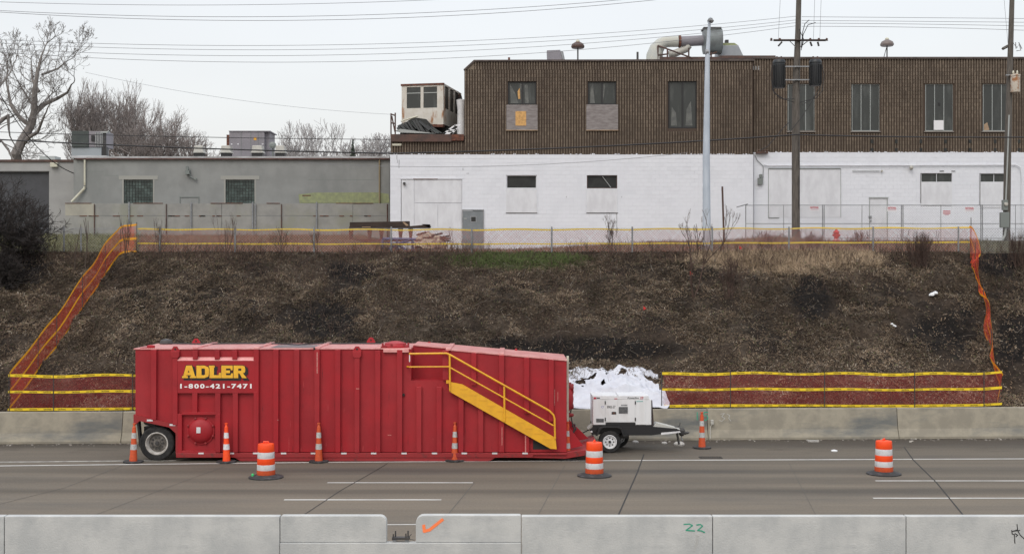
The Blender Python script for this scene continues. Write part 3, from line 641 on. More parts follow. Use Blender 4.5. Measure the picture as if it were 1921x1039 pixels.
# lettering, slab letters
LET = {
 'A': ([[(0, 0), (.42, 0), (.42, .12), (0, .12)], [(.60, 0), (1.05, 0), (1.05, .12), (.60, .12)], [(.08, .12), (.32, .12), (.60, 1), (.32, 1)], [(.68, .12), (.97, .12), (.72, 1), (.34, 1)], [(.27, .24), (.75, .24), (.75, .42), (.27, .42)]], 1.05),
 'D': ([[(0, 0), (.35, 0), (.35, 1), (0, 1)], [(.35, 0), (.62, 0), (.88, .14), (.92, .3), (.68, .3), (.6, .2), (.35, .2)], [(.35, 1), (.35, .8), (.6, .8), (.68, .7), (.92, .7), (.88, .86), (.62, 1)], [(.66, .29), (.93, .29), (.93, .71), (.66, .71)]], .95),
 'L': ([[(0, 0), (.3, 0), (.3, 1), (0, 1)], [(.3, 0), (.85, 0), (.85, .4), (.70, .4), (.66, .2), (.3, .2)], [(-.05, .88), (.36, .88), (.36, 1), (-.05, 1)]], .85),
 'E': ([[(0, 0), (.32, 0), (.32, 1), (0, 1)], [(.32, 0), (.85, 0), (.85, .36), (.72, .36), (.68, .2), (.32, .2)], [(.32, 1), (.32, .8), (.66, .8), (.7, .66), (.83, .66), (.83, 1)], [(.32, .41), (.62, .41), (.62, .6), (.32, .6)]], .88),
 'R': ([[(0, 0), (.32, 0), (.32, 1), (0, 1)], [(.32, 1), (.32, .8), (.56, .8), (.62, .74), (.86, .74), (.82, .92), (.66, 1)], [(.6, .56), (.86, .56), (.86, .75), (.6, .75)], [(.32, .57), (.32, .4), (.66, .4), (.82, .46), (.86, .57)], [(.42, .41), (.68, .41), (.98, 0), (.66, 0)]], 1.0)}
tot = sum(LET[c_][1] for c_ in 'ADLER')+.06*4; x0, x1, z0, z1 = PX(343, TD), PX(464, TD), PZ(708, TD), PZ(685.5, TD)
def word(yoff, dx, dz, m_, name, parent, grow=0):
    cur = 0; sc = (x1-x0)/tot; k = 0
    for ch in 'ADLER':
        mb = MB()
        for poly in LET[ch][0]:
            cx_ = sum(p[0] for p in poly)/len(poly); cy_ = sum(p[1] for p in poly)/len(poly)
            pp = [(x0+(cur+p[0])*sc+dx+(grow if p[0] > cx_ else -grow), z0+p[1]*(z1-z0)+dz+(grow if p[1] > cy_ else -grow)) for p in poly]
            mb.prism(pp, TD-.05-yoff-.0008*k, TD-.049); k += 1
        mb.build(name, m_, parent); cur += LET[ch][1]+.06
word(.001, .06, -.05, M['black'], 'letter_shadow', T, .026)
word(.006, .0, 0, M['black'], 'letter_outline', T, .02)
word(.012, 0, 0, M['gold'], 'letter', T, .007)
mb = MB(); ptext(mb, '1-800-421-7471', 338, 472, 719.5, 728.5, TD-.052, bold=.035, spacing=1.25); mb.build('phone_number', M['wlet'], T)
# stair
st = MB(); SD = TD-.42
def sxz(px, py): return PX(px, TD), PZ(py, TD)
st.prism([sxz(843, 715), sxz(868, 720), sxz(1042, 820), sxz(1044, 841), sxz(1032, 840), sxz(843, 733)], TD-.12, TD-.08); stair = st.build('stair_stringer', M['yellow'], T)
for k in range(10):
    f_ = (k+.5)/10; px_ = 862+(1036-862)*f_; py_ = 722+(826-722)*f_
    mb = MB(); x, z = sxz(px_, py_); mb.box(x-.12, x+.12, TD-.08, TD+.055, z-.02, z+.006); mb.build('stair_tread', M['yellow'], stair)
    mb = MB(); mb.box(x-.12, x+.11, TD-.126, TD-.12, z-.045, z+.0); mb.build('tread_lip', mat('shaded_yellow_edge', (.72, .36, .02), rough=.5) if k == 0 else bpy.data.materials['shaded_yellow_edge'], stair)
rl = MB(); yr = TD-.13
def rp(px, py, y=yr): x, z = sxz(px, py); return Vector((x, y, z))
rail = MB().tube([rp(768, 663), rp(838, 662), rp(845, 665), rp(1030, 769), rp(1038, 777), rp(1040, 784), rp(1041, 822)], .028, 8).build('handrail', M['yellow'], T, smooth=True)
MB().tube([rp(762, 688, TD+.1), rp(768, 687.5), rp(842, 687), rp(1038, 797)], .022, 8).build('mid_rail', M['yellow'], rail, smooth=True)
for a_, b_, c_ in ((844, 664, 732), (946, 724, 790)): MB().tube([rp(a_, b_), rp(a_+.6, c_)], .028, 8).build('rail_post', M['yellow'], rail, smooth=True)
MB().tube([rp(769, 663), rp(769, 678)], .015, 6).build('rail_bracket', M['wlet'], rail)
MB().pbox(837, 843, 713, 719, TD-.07, .06).build('hinge_lug', M['yellow'], T)
# landing inside the recess and stairwell opening
MB().prism([sxz(1000, 826), sxz(1010, 826), sxz(1033, 838), sxz(1033, 843), sxz(1000, 843)], TD+.055, TD+.065).build('step_opening', M['hole'], T)
# gooseneck end to the right
gk = MB(); gk.prism([txz(985, 853), txz(1063, 853), txz(1063, 848), txz(1100, 843), txz(1122, 833), txz(1126, 834), txz(1124, 845), txz(1103, 853), txz(1060, 860), txz(985, 858)], TD-.01, TD+.16); gk.build('tongue_beam', M['reddark'], T, bevel=.01)
gk = MB(); gk.prism([txz(1063, 848), txz(1100, 843), txz(1122, 834), txz(1122, 839), txz(1100, 849), txz(1063, 853)], TD+.17, TD+TW-.1); gk.build('tongue_deck', M['reddark'], T)
gk = MB(); gk.prism([txz(1063, 800), txz(1068, 803), txz(1095, 838), txz(1063, 846)], TD+.3, TD+.38); gk.build('gusset', M['red'], T)
gk = MB(); gk.prism([txz(1063, 795), txz(1070, 797), txz(1110, 836), txz(1063, 846)], TD+1.6, TD+1.68); gk.build('gusset', M['red'], T)
MB().pbox(1063.2, 1067, 668, 790, TD+.5, .12).build('edge_reflection_strip', M['cream'], T)  # added pale strip standing for light reflected along the tank's edge
for pz, r_ in ((727, .16), (735, .1), (722, .06), (762, .12), (778, .07)):
    mb = MB(); mb.lathe((PX(1064, TD), TD+.9, PZ(pz, TD+.9)), [(r_, 0), (r_, .12), (r_*.7, .14), (r_*.7, .22), (0, .24)], 12, 'x'); mb.build('end_valve', M['reddark'], T)
mb = MB(); mb.lathe((PX(1063.5, TD), TD+.9, PZ(748, TD+.9)), [(.4, 0), (.4, .07), (.3, .16), (.15, .22), (0, .24)], 20, 'x'); mb.build('end_manway', M['red'], T, smooth=True)
mb = MB(); mb.tube([P(1066, 712, TD+.9), P(1066, 735, TD+.9)], .03, 6); mb.tube([P(1061, 718, TD+.9), P(1072, 718, TD+.9)], .02, 6); mb.build('valve_stem', M['reddark'], T)
mb = MB(); pts = [P(a_, b_, TD+1) for a_, b_ in ((1070, 735), (1074, 755), (1070, 775), (1073, 790), (1077, 805), (1074, 815), (1076, 826))]; mb.tube(pts, .02, 5)
mb.tube([P(a_, b_, TD+1.1) for a_, b_ in ((1073, 800), (1078, 795), (1080, 805), (1075, 812), (1079, 820))], .028, 5); mb.build('hose_bundle', M['darksteel'], T)

# ---------------------------------------------------------------- generator trailer
GD = 37.95; GW = 1.15
G = thing('generator_trailer', 'white towable diesel generator on a black single axle trailer beside the red tank', 'generator', (PX(1167, GD), GD+.5, 0))
def gxz(a, b): return PX(a, GD), PZ(b, GD)
body = MB().prism([gxz(1112, 744), gxz(1216, 744), gxz(1222, 750), gxz(1222, 797), gxz(1112, 797)], GD, GD+GW).build('enclosure', M['gen'], G, bevel=.02)
MB().prism([gxz(1111, 741.8), gxz(1159, 741.8), gxz(1159, 744), gxz(1111, 744)], GD-.01, GD+GW).build('roof_panel', M['white'], G, bevel=.01)
MB().prism([gxz(1160.5, 741.8), gxz(1217, 741.8), gxz(1217, 744), gxz(1160.5, 744)], GD-.01, GD+GW).build('roof_panel', M['white'], G, bevel=.01)
MB().prism([gxz(1112, 744), gxz(1216, 744), gxz(1217, 748), gxz(1112, 748)], GD-.014, GD).build('top_trim', M['white'], G)
for a_, b_, c_, d_ in ((1113, 1135, 749, 796), (1136, 1158.8, 749, 791.5), (1159.4, 1191, 749, 791.5), (1193, 1211, 749, 796)):
    MB().pbox(a_, b_, c_, d_, GD-.012, .013).build('door', M['gen'], G, bevel=.004)
mb = MB()
for a_ in (1135.5, 1192): 
    for b_ in (755, 786): mb = MB(); mb.pbox(a_-.9, a_+.9, b_-3, b_+3, GD-.03, .02); mb.build('hinge', M['black'], G)
for (a_, b_, c_, d_, nx, ny) in ((1161, 1177.5, 763, 775, 8, 6), (1118.5, 1132.5, 785, 791.5, 8, 3)):
    lv = MB().pbox(a_, b_, c_, d_, GD-.016, .006).build('louvre', M['hole'], G)
    for i in range(nx+1):
        x = a_+(b_-a_)*i/nx; MB().pbox(x-.25, x+.25, c_, d_, GD-.022, .006).build('grille_bar', M['steel'], lv)
    for i in range(ny+1):
        y = c_+(d_-c_)*i/ny; MB().pbox(a_, b_, y-.22, y+.22, GD-.024, .006).build('grille_bar', M['steel'], lv)
MB().pbox(1147.5, 1156, 772, 777, GD-.02, .01).build('latch', M['darksteel'], G)
MB().pbox(1150, 1153.5, 773, 776, GD-.025, .006).build('latch_plate', M['rust'], G)
mb = MB(); ptext(mb, 'PowerPro', 1177, 1198, 744.6, 747.8, GD-.018, .02, shear=.25); mb.build('lettering', M['black'], G)
mb = MB(); ptext(mb, '25', 1200.5, 1206.5, 743.6, 748, GD-.018, .02, shear=.2); mb.build('lettering', M['signred'], G)
mb = MB(); ptext(mb, '8903-57', 1139, 1154.5, 760.5, 765.5, GD-.016, .015); mb.build('unit_number', M['darksteel'], G)
mb = MB(); ptext(mb, 'C7', 1128, 1133, 761, 765, GD-.016, .0); mb.build('unit_letter', M['navy'], G)
mb = MB(); mb.pbox(1194, 1206, 752, 753.2, GD-.016, .004); mb.build('maker_strip', M['teal'], G)
mb = MB(); mb.pbox(1113.5, 1118.5, 744.8, 748.2, GD-.017, .003); mb.build('maker_badge', M['signred'], G)
mb = MB(); mb.pbox(1119, 1125.5, 745.2, 747.2, GD-.017, .003); mb.build('maker_badge', M['darksteel'], G)
mb = MB(); mb.pbox(1152.5, 1158, 747, 748.3, GD-.017, .003); mb.build('warning_sticker', M['signred'], G)
mb = MB(); mb.pbox(1165, 1177, 758.5, 761, GD-.015, .003); mb.build('data_plate', M['steel'], G)
MB().prism([gxz(1112, 797), gxz(1220, 797), gxz(1226, 800), gxz(1226, 802), gxz(1112, 802)], GD, GD+GW).build('skid', M['black'], G)
MB().prism([gxz(1136, 792), gxz(1192, 792), gxz(1192, 797), gxz(1136, 797)], GD-.01, GD).build('skid_trim', M['black'], G)
MB().prism([gxz(1112, 801), gxz(1226, 800), gxz(1270, 804), gxz(1277, 808), gxz(1262, 810.5), gxz(1222, 816), gxz(1180, 816), gxz(1165, 812), gxz(1110, 815), gxz(1106, 806)], GD-.02, GD+.12).build('chassis', M['black'], G)
MB().box(PX(1112, GD), PX(1222, GD), GD+.12, GD+GW, PZ(806, GD), PZ(802.1, GD)).build('chassis_deck', M['black'], G)
MB().prism([(PX(1222, GD), GD+.9), (PX(1270, GD), GD+.6), (PX(1270, GD), GD+.5), (PX(1222, GD), GD+.78)], PZ(812, GD), PZ(806, GD), 'z').build('drawbar', M['black'], G)
MB().prism([gxz(1225, 801), gxz(1232, 793.5), gxz(1262, 801), gxz(1277, 806), gxz(1268, 807)], GD+.05, GD+.5).build('toolbox', mat('cream_grey_paint', (.45, .45, .42), rough=.6), G)
MB().prism([gxz(1240, 811), gxz(1275, 808), gxz(1277, 810.5), gxz(1240, 815)], GD-.032, GD-.02).build('reflector_plate', M['refl'], G)
MB().prism([gxz(1219, 752), gxz(1224, 751), gxz(1227, 798), gxz(1221, 798)], GD+.05, GD+.2).build('exhaust_post', mat('brown_black_steel', (.03, .02, .018), rough=.6), G)
mb = MB(); mb.lathe((PX(1279, GD+.3), GD+.3, PZ(814, GD+.3)), [(.05, -.05), (.09, .0), (.1, .12), (.05, .2)], 10); mb.build('coupler', M['darksteel'], G)
mb = MB(); mb.tube([P(1275, 808, GD+.3), P(1286, 812, GD+.3), P(1291, 811, GD+.3)], [.06, .05, .03], 8); mb.lathe(P(1290, 811, GD+.3), [(.0, -.05), (.07, 0), (0, .05)], 8); mb.build('hitch_ring', M['darksteel'], G)
mb = MB(); mb.tube([P(1270, 812, GD+.3), P(1274, 833, GD+.3)], .035, 7); mb.build('jack_leg', M['darksteel'], G)
mb = MB(); mb.tube([P(1264, 801, GD+.3), P(1268, 801, GD+.3), P(1275, 798, GD+.3), P(1276, 792, GD+.3)], .015, 6); mb.build('jack_handle', M['darksteel'], G)
mb = MB(); mb.tube([P(1279, 816, GD+.3), P(1278, 822, GD+.3), P(1281, 826, GD+.3)], .018, 5); mb.build('safety_chain', M['steel'], G)
MB().prism([gxz(1103, 805), gxz(1112, 797), gxz(1113, 803), gxz(1104, 806)], GD+.1, GD+.6).build('rear_flap', M['ventp'], G)
mb = MB(); mb.lathe(P(1109.5, 809.5, GD-.03), [(.035, 0), (.03, -.02), (0, -.03)], 10, 'y'); mb.build('side_light', M['refl'], G)
MB().prism([gxz(1120, 815), gxz(1126, 803), gxz(1131, 800), gxz(1156, 800), gxz(1163, 803), gxz(1168, 816), gxz(1176, 816), gxz(1176, 814), gxz(1170, 813), gxz(1166, 802), gxz(1160, 798.5), gxz(1129, 798.5), gxz(1122, 802), gxz(1117, 815)], GD-.26, GD+.05).build('mudguard', M['black'], G)
gwz = .335
wheel(G, (PX(1144, GD-.2), GD-.2, gwz), .335, .2, .205, M['white'], .58, M['hole'], .04, 8)
wheel(G, (PX(1160, GD+.9), GD+.95, gwz), .335, .2, .205, M['white'], .58, M['hole'], .04, 8)
mb = MB(); mb.tube([(PX(1144, GD), GD-.05, gwz), (PX(1144, GD), GD+1.0, gwz)], .04, 6); mb.build('axle', M['darksteel'], G)
MB().pbox(1164, 1180, 816, 822, GD+.3, .5).build('underslung_bracket', M['darksteel'], G)
mb = MB(); mb.tube([P(a_, b_, GD+.4) for a_, b_ in ((1073, 810), (1080, 813), (1090, 813), (1100, 808), (1106, 805))], .018, 5)
tag(mb.build('power_cable', M['black']), 'thin black cable running from the red tank to the generator', 'cable')
# jack block under the hitch
for i, (px_, py_, r_, lb) in enumerate(((1274, 835, .17, 'pale wooden block lying under the trailer jack'), (1192, 830, .10, 'pale stone lying on the shoulder below the generator chassis'), (1246, 832, .09, 'small pale stone lying between generator wheel and jack'))):
    x, y = road_pt(px_, py_); mb = MB(); mb.lathe((x, y, 0), [(r_, 0), (r_*1.05, r_*.3), (r_*.7, r_*.65), (r_*.2, r_*.72)], 7); tag(mb.build('stone', M['stone']), lb, 'stone')
x, y = road_pt(1565, 846); mb = MB(); mb.lathe((x, y, 0), [(.1, 0), (.1, .03), (.03, .05)], 7); tag(mb.build('litter_scrap', M['bag']), 'flattened white scrap lying on the shoulder left of the right drum', 'litter')
x, y = road_pt(1525, 828); mb = MB(); mb.box(x-.17, x+.17, y-.1, y+.1, 0, .04); tag(mb.build('wood_scrap', M['stone']), 'flat pale scrap at the foot of the far barrier above the right drum', 'litter')

# ---------------------------------------------------------------- drums and cones
def drum(px, D, label, tint=0, old=False):
    t = thing('traffic_drum', label, 'traffic drum', (0, 0, 0), 'traffic drums standing in the closed lane')
    sects = [(.30, .295, .05, .21, 'o'), (.292, .286, .21, .36, 'w'), (.286, .278, .36, .52, 'o'), (.276, .270, .52, .69, 'w'), (.272, .26, .69, .90, 'o')]
    names = []
    for i, (ra, rb, z0, z1, k) in enumerate(sects):
        sc = .82
        mb = MB(); top = [(rb*sc, z1)]
        if i == 4: top = [(rb*sc, z1-.03), (rb*sc*.97, z1), (rb*sc*.6, z1+.012), (.0, z1+.012)]
        mb.lathe((0, 0, 0), [(ra*sc*.985, z0), (ra*sc, z0+.006)]+top, 28)
        mb.build('white_band' if k == 'w' else ('lower_body' if i == 0 else 'orange_band'), {'o': M['orange'] if i else M['orangeo'], 'w': M['refl']}[k], t, smooth=True)
    mb = MB(); mb.lathe((0, 0, 0), [(.46, 0), (.46, .03), (.40, .05), (.27, .085), (.26, .09), (.24, .09)], 32); b_ = mb.build('rubber_base', M['brubber'], t, smooth=True)
    mb = MB(); mb.tube([(-.07, 0, .90), (-.065, 0, .955), (.065, 0, .955), (.07, 0, .90)], .018, 6); mb.build('handle', M['orange'], t, smooth=True)
    t.location = (PX(px, D), D, 0); t.rotation_euler.z = random.uniform(0, 6); return t, b_
def Dfor(py): return H*F/(py-HY)
t, b_ = drum(499, Dfor(895.5), 'orange and white traffic drum standing in front of the middle left of the red tank')
mb = MB(); mb.lathe((-.33, -.1, .06), [(.04, 0), (.04, .05), (0, .07)], 6); t.rotation_euler.z = 0; mb.build('green_rag', mat('green_tape', (.05, .5, .15), rough=.6), t)
drum(1115, Dfor(892.5), 'orange and white traffic drum standing right of the tank end, below the generator')
t, b_ = drum(1658, Dfor(889), 'orange and white traffic drum standing alone near the right side of the road'); t.rotation_euler.z = 1.0
def cone(px, py, Hh, r, label, old, lean=0, grub=0):
    D = Dfor(py); t = thing('channelizer_cone', label, 'traffic cone', (0, 0, 0), 'tall slim channelizer cones along the edge line')
    o_, w_ = (M['orangeo'], M['reflo']) if old else (M['orange'], M['refl'])
    def rr(z): return r*(1-.62*z/Hh) if z < Hh*.86 else r*.42
    lv = [(.04, .33, 'o'), (.33, .47, 'w'), (.47, .62, 'o'), (.62, .76, 'w'), (.76, .9, 'o')] if not grub else [(.04, .3, 'o'), (.3, .44, 'w'), (.44, .62, 'o'), (.62, .76, 'w'), (.76, .93, 'o')]
    for a_, b_, k in lv:
        z0, z1 = a_*Hh*1.0, b_*Hh
        mb = MB(); e_ = .003 if k == 'w' else 0; mb.lathe((0, 0, 0), [(rr(z0)+e_, z0), (rr(z1)+e_, z1)], 18); mb.build('white_band' if k == 'w' else 'orange_band', w_ if k == 'w' else o_, t, smooth=True)
    mb = MB(); z = .9*Hh; mb.lathe((0, 0, 0), [(rr(z), z), (r*.28, z+.02*Hh), (r*.28, Hh*.97), (r*.42, Hh*.975), (r*.4, Hh), (0, Hh*1.005)], 14); mb.build('grip_top', o_, t, smooth=True)
    mb = MB(); s_ = .29; mb.prism([(s_*math.cos(a_), s_*math.sin(a_)) for a_ in [math.pi/8+k*math.pi/4 for k in range(8)]], 0, .05, 'z'); mb.build('rubber_base', M['brubber'], t, bevel=.01)
    t.location = (PX(px, D), D, 0); t.rotation_euler = (0, lean, random.uniform(0, 1)*0); return t
cone(250, 867, 1.12, .115, 'dull worn slim cone standing in front of the tank wheel, leftmost of the cones', True, R(1.5))
cone(425, 867, 1.13, .115, 'bright clean slim orange cone standing right of the round manway lid', False, R(-.5))
cone(598, 866.5, 1.13, .115, 'slim cone with orange faded to brown, standing before the middle of the tank', True, 0)
cone(853, 864.5, 1.12, .11, 'slim pointed cone standing below the top of the yellow stair', True, R(.5))
cone(1064, 861.5, 1.10, .115, 'dirty slim cone standing at the tongue end of the red tank', True, R(.6), 1)
cone(1317, 840.5, 1.12, .115, 'slim cone standing right of the generator against the green sprayed 15', True, R(-.3), 1)

# ---------------------------------------------------------------- tarpaulin on the bank
def tarp():
    nx, ny = 190, 80; us = np.linspace(0, 1, nx); vs = np.linspace(0, 1, ny); U, Wv = np.meshgrid(us, vs)
    edge = .10*(vnoise(U*7, 1.3+0*U, 5)-.5)+.10*(vnoise(U*30, 2.3+0*U, 6)-.5)
    xr_ = PX(1243, 42)+.16*(vnoise(Wv*6, 4+0*U, 8)-.5)*2
    X = PX(1030, 42)+(xr_-PX(1030, 42))*U; Y0 = yb(X)+.5; Y = Y0+(2.15-.05*U+edge)*Wv
    G = np.maximum(gz(X, Y), .86)
    def ridge(a, b, sd): return 1-np.abs(2*fbm(a, b, 2, sd)-1)
    f1 = ridge(X*.9+Y*.9, Y*1.6-X*.3, 41)**5; f2 = ridge(X*2.2-Y*1.2, Y*2.6+X*.5, 43)**5; f3 = ridge(X*5+Y*3, Y*6, 47)**3
    bulge = .42*np.sin(math.pi*np.minimum(1, Wv*1.4))*np.exp(-((U-.62)/.30)**2)
    k = np.clip(Wv*6, 0, 1)
    fl = np.clip((1-Wv)*3, .15, 1); Z = G+.03+bulge+k*fl*(.12*f1+.035*f2+.008*f3)
    low = Wv < .10
    Y = np.where(low, Y0-.14+Wv*.8, Y); Z = np.where(low, .995+Wv*.6+.05*vnoise(X*4, 0*X, 3), Z)
    hb = (Wv < .90) & (U > .01)
    hole = hb & (((Wv > .68) & (fbm(U*9+3, Wv*7, 2, 77) > .68)) | ((Wv > .40) & (U < .5) & (fbm(U*10, Wv*8, 2, 87) > .74)) | ((Wv > .78) & (U > .82) & (fbm(U*12, Wv*6, 2, 97) > .56)))
    m = MB(); m.v = [tuple(p) for p in np.stack([X, Y, Z], -1).reshape(-1, 3)]
    m.f = [(j*nx+i, j*nx+i+1, (j+1)*nx+i+1, (j+1)*nx+i) for j in range(ny-1) for i in range(nx-1) if not hole[j, i]]
    o = m.build('tarpaulin', M['tarp'], smooth=True); o.data.shade_smooth()
    mod = o.modifiers.new('solid', 'SOLIDIFY'); mod.thickness = .006
    tag(o, 'crumpled white plastic sheeting with torn holes spread on the bank behind the generator', 'tarpaulin')
tarp()

# ---------------------------------------------------------------- net fences
cau_v, cau_f = text_geo('CAUTION', .02, 1.05, 1)
def lerp_path(pts):
    pts = [Vector(p) for p in pts]; L = [0]
    for i in range(len(pts)-1): L.append(L[-1]+(pts[i+1]-pts[i]).length)
    def at(s):
        s = max(0, min(L[-1], s))
        for i in range(len(pts)-1):
            if s <= L[i+1]+1e-9:
                f_ = (s-L[i])/max(1e-9, L[i+1]-L[i]); return pts[i].lerp(pts[i+1], f_), (pts[i+1]-pts[i]).normalized()
        return pts[-1], (pts[-1]-pts[-2]).normalized()
    return at, L[-1]
def net_fence(name, label, base, hgt, m_net, m_tape, levels, post_s=None, pitch=.05, sw=.007, wob=.03, off=None, tape_w=.09, text=True, text_step=.46, hf=None, post_extra=.06, front=-1, z0=0.):
    at, L = lerp_path(base)
    t = thing(name, label, 'safety fence', base[0], 'orange net safety fences with yellow tape')
    def surf(s, v):
        p, d = at(s); h_ = (hf(s/L) if hf else hgt)
        q = p+Vector((0, 0, z0+v*h_))
        q = q+Vector((0, wob*math.sin(s*1.7+v*2), wob*.8*math.sin(s*2.1+1.3)*v))
        if off: q = q+off(s/L, v)
        return q
    # netting from crossing strands
    n = int((L+hgt)/pitch); ns = 7; mb = MB()
    for dirn in (1, -1):
        for i in range(n):
            s0 = i*pitch-(hgt if dirn > 0 else 0)
            pv = None
            for k in range(ns+1):
                v_ = k/ns; s_ = s0+dirn*v_*hgt
                if dirn < 0: s_ = i*pitch-v_*hgt
                if s_ < 0 or s_ > L: pv = None; continue
                p = surf(s_, v_); p2 = surf(min(L, s_+.02), v_); d = p2-p
                d = d.normalized() if d.length > 1e-6 else Vector((1, 0, 0))
                e_ = d*sw*.75
                if pv is not None: mb.quad(pv[0], pv[1], p+e_, p-e_)
                pv = (p-e_, p+e_)
    mb.build('netting', m_net, t)
    for lv in levels:
        mb = MB(); mt = MB(); n = max(8, int(L/.25)); k0 = None
        for i in range(n+1):
            s_ = L*i/n; p = surf(s_, lv); p = p+Vector((0, front*.012, 0)); w_ = tape_w*(.9+.2*math.sin(s_*.9+lv*7)*.5); a_ = p-Vector((0, 0, w_/2)); b_ = p+Vector((0, 0, w_/2))
            if i: mb.quad(k0[0], a_, b_, k0[1])
            k0 = (a_, b_)
        tp = mb.build('tape', m_tape, t)
        if text:
            s_ = .2
            while s_ < L-.4:
                p = surf(s_, lv); q_ = surf(s_+.3, lv); d = (q_-p)
                for f_ in [1]:
                    mt.add([tuple(p+d*a_*.85+Vector((0, front*.018-.002, (b_-.5)*tape_w*.52))) for a_, b_, _ in cau_v], [tuple(reversed(g)) for g in cau_f])
                s_ += text_step
            mt.build('lettering', M['black'], tp, kind='stuff')
    for s_ in (post_s or []):
        p, d = at(s_*L if s_ <= 1 else s_); h_ = (hf(min(1, s_)) if hf else hgt)
        o_ = off(s_, .5)*.3 if off else Vector((0, 0, 0))
        mb = MB(); mb.tube([p+Vector((0, -.035, z0-.1)), p+Vector((0, -.035, z0+h_+post_extra))], .015, 5); mb.build('post', M['darksteel'], t)
    return t
def bl(px, D): return Vector((PX(px, D), D, 0))
# lower runs just behind the far barrier
def by(px):
    D = 41.2
    for _ in range(4): D = yb(PX(px, D))+.78
    return D
zl = .99
base = [Vector((PX(p, by(p)), by(p), zl)) for p in (15, 80, 160, 252, 300)]
net_fence('safety_fence', 'short run of orange net fence behind the barrier left of the red tank', base, 1.12, M['net'], M['tape'], (.02, .52, .98), (.01, .3, .82), sw=.0052, off=lambda u, v: Vector((0, 0, .02*u)))
base = [Vector((PX(p, by(p)), by(p), zl+dz_)) for p, dz_ in ((1241, 0), (1370, .02), (1541, 0), (1710, -.03), (1846, 0), (1880, .03))]
net_fence('safety_fence', 'long run of orange net fence on the far barrier right of the generator', base, 1.10, M['net'], M['tape'], (.03, .52, .99), (0, .2, .475, .74, .945), sw=.0052)
# diagonal left, climbing the bank
bp = [(17, 762), (72, 697), (107, 652), (155, 581), (198, 515), (227, 474), (257, 472)]
B = [hit(*p) for p in bp]; B[0] = Vector((PX(17, by(17)), by(17), 1.0)); B[-1] = Vector((PX(257, 49.85), 49.85, 6.2)); B[-2] = Vector((PX(227, 49.6), 49.6, 6.17))
at_, L_ = lerp_path(B); acc = [0]
for i in range(len(B)-1): acc.append(acc[-1]+(B[i+1]-B[i]).length)
net_fence('safety_fence', 'orange net fence with yellow tape climbing the bank at the left side', B, 1.15, M['net2'], M['tapeo'], (.04, .5, .98), [a_/acc[-1] for a_ in acc[1:]], pitch=.05, sw=.0065, text=False, wob=.06)
# top run tied to the chain link fence
base = [Vector((PX(p, 50.07), 50.07, z_)) for p, z_ in ((258, 6.15), (450, 6.14), (600, 6.13), (900, 6.13), (1200, 6.15), (1500, 6.18), (1820, 6.20))]
net_fence('safety_fence', 'long faint orange net tied along the chain link fence at the top of the bank', base, 1.0, M['netp'], M['tape'], (.42, .99), None, pitch=.085, sw=.0060, tape_w=.062, text=False, wob=.025)
# right diagonal, collapsed and twisted
rp_ = [(1878, 762), (1866, 705), (1858, 650), (1850, 600), (1843, 560), (1832, 512), (1824, 478), (1820, 462)]
B = [hit(*p) for p in rp_]; B[0] = Vector((PX(1876, by(1876)), by(1876), 1.0)); B[-1] = Vector((PX(1821, 50), 50, 6.25))
def roff(u, v):
    a_ = 5.2*u*2+.6; k = .26 if u < .82 else .42
    return Vector((k*(v-.5)*math.cos(a_*1.3)+.035*math.sin(u*23+v*2), .06*math.sin(a_*3), .05*math.sin(u*31+v*4)))
net_fence('safety_fence', 'collapsed twisted orange net hanging down the bank at the right side', B, .8, M['net2'], M['tapeo'], (.08, .5, .96), (.3, .62, .86, .999), pitch=.045, sw=.0065, text=False, wob=.0, off=roff, tape_w=.085,
          hf=lambda u: (.55+.5*min(1, (u-.85)/.12)) if u > .85 else (.55+.12*math.sin(u*17)+max(0, .12-u)*4.5), post_extra=.3)

# ---------------------------------------------------------------- chain link fence at the crest
CD = 50.0
def chain_mesh(mb, x0, x1, z0, z1, y, pitch, r):
    h_ = z1-z0; n = int((x1-x0+h_)/pitch)
    for i in range(n):
        for dn in (1, -1):
            xa = x0-h_+i*pitch if dn > 0 else x0+i*pitch; xb = xa+dn*h_
            za, zb = z0, z1; p, q_ = [xa, za], [xb, zb]
            def clip(p, q_):
                for s_, lim in ((1, x0), (-1, x1)):
                    if s_*p[0] < s_*lim and s_*q_[0] < s_*lim: return None
                    if s_*p[0] < s_*lim: f_ = (lim-p[0])/(q_[0]-p[0]); p = [lim, p[1]+(q_[1]-p[1])*f_]
                    if s_*q_[0] < s_*lim: f_ = (lim-q_[0])/(p[0]-q_[0]); q_ = [lim, q_[1]+(p[1]-q_[1])*f_]
                return p, q_
            c_ = clip(p, q_)
            if c_: mb.tube([(c_[0][0], y, c_[0][1]), (c_[1][0], y, c_[1][1])], r, 3, False)
t = thing('chain_link_fence', 'low grey chain link fence along the top of the bank', 'fence', (0, CD, 6.17))
posts = [-30, 120, 152, 300, 441, 589, 734, 885, 1035, 1186, 1336, 1480, 1638, 1798, 1950, 2100]
for p_ in posts:
    mb = MB(); x = PX(p_, CD); mb.tube([(x, CD, 6.1), (x, CD, 7.24)], .034, 7); mb.build('post', M['steel'], t)
mb = MB(); chain_mesh(mb, PX(-60, CD), PX(2150, CD), 6.18, 7.16, CD-.04, .11, .0045); mb.build('wire_mesh', M['steel'], t, kind='stuff')
mb = MB(); mb.tube([(PX(-60, CD), CD-.02, 7.17), (PX(2150, CD), CD-.02, 7.17)], .006, 4); mb.build('top_wire', M['steel'], t)
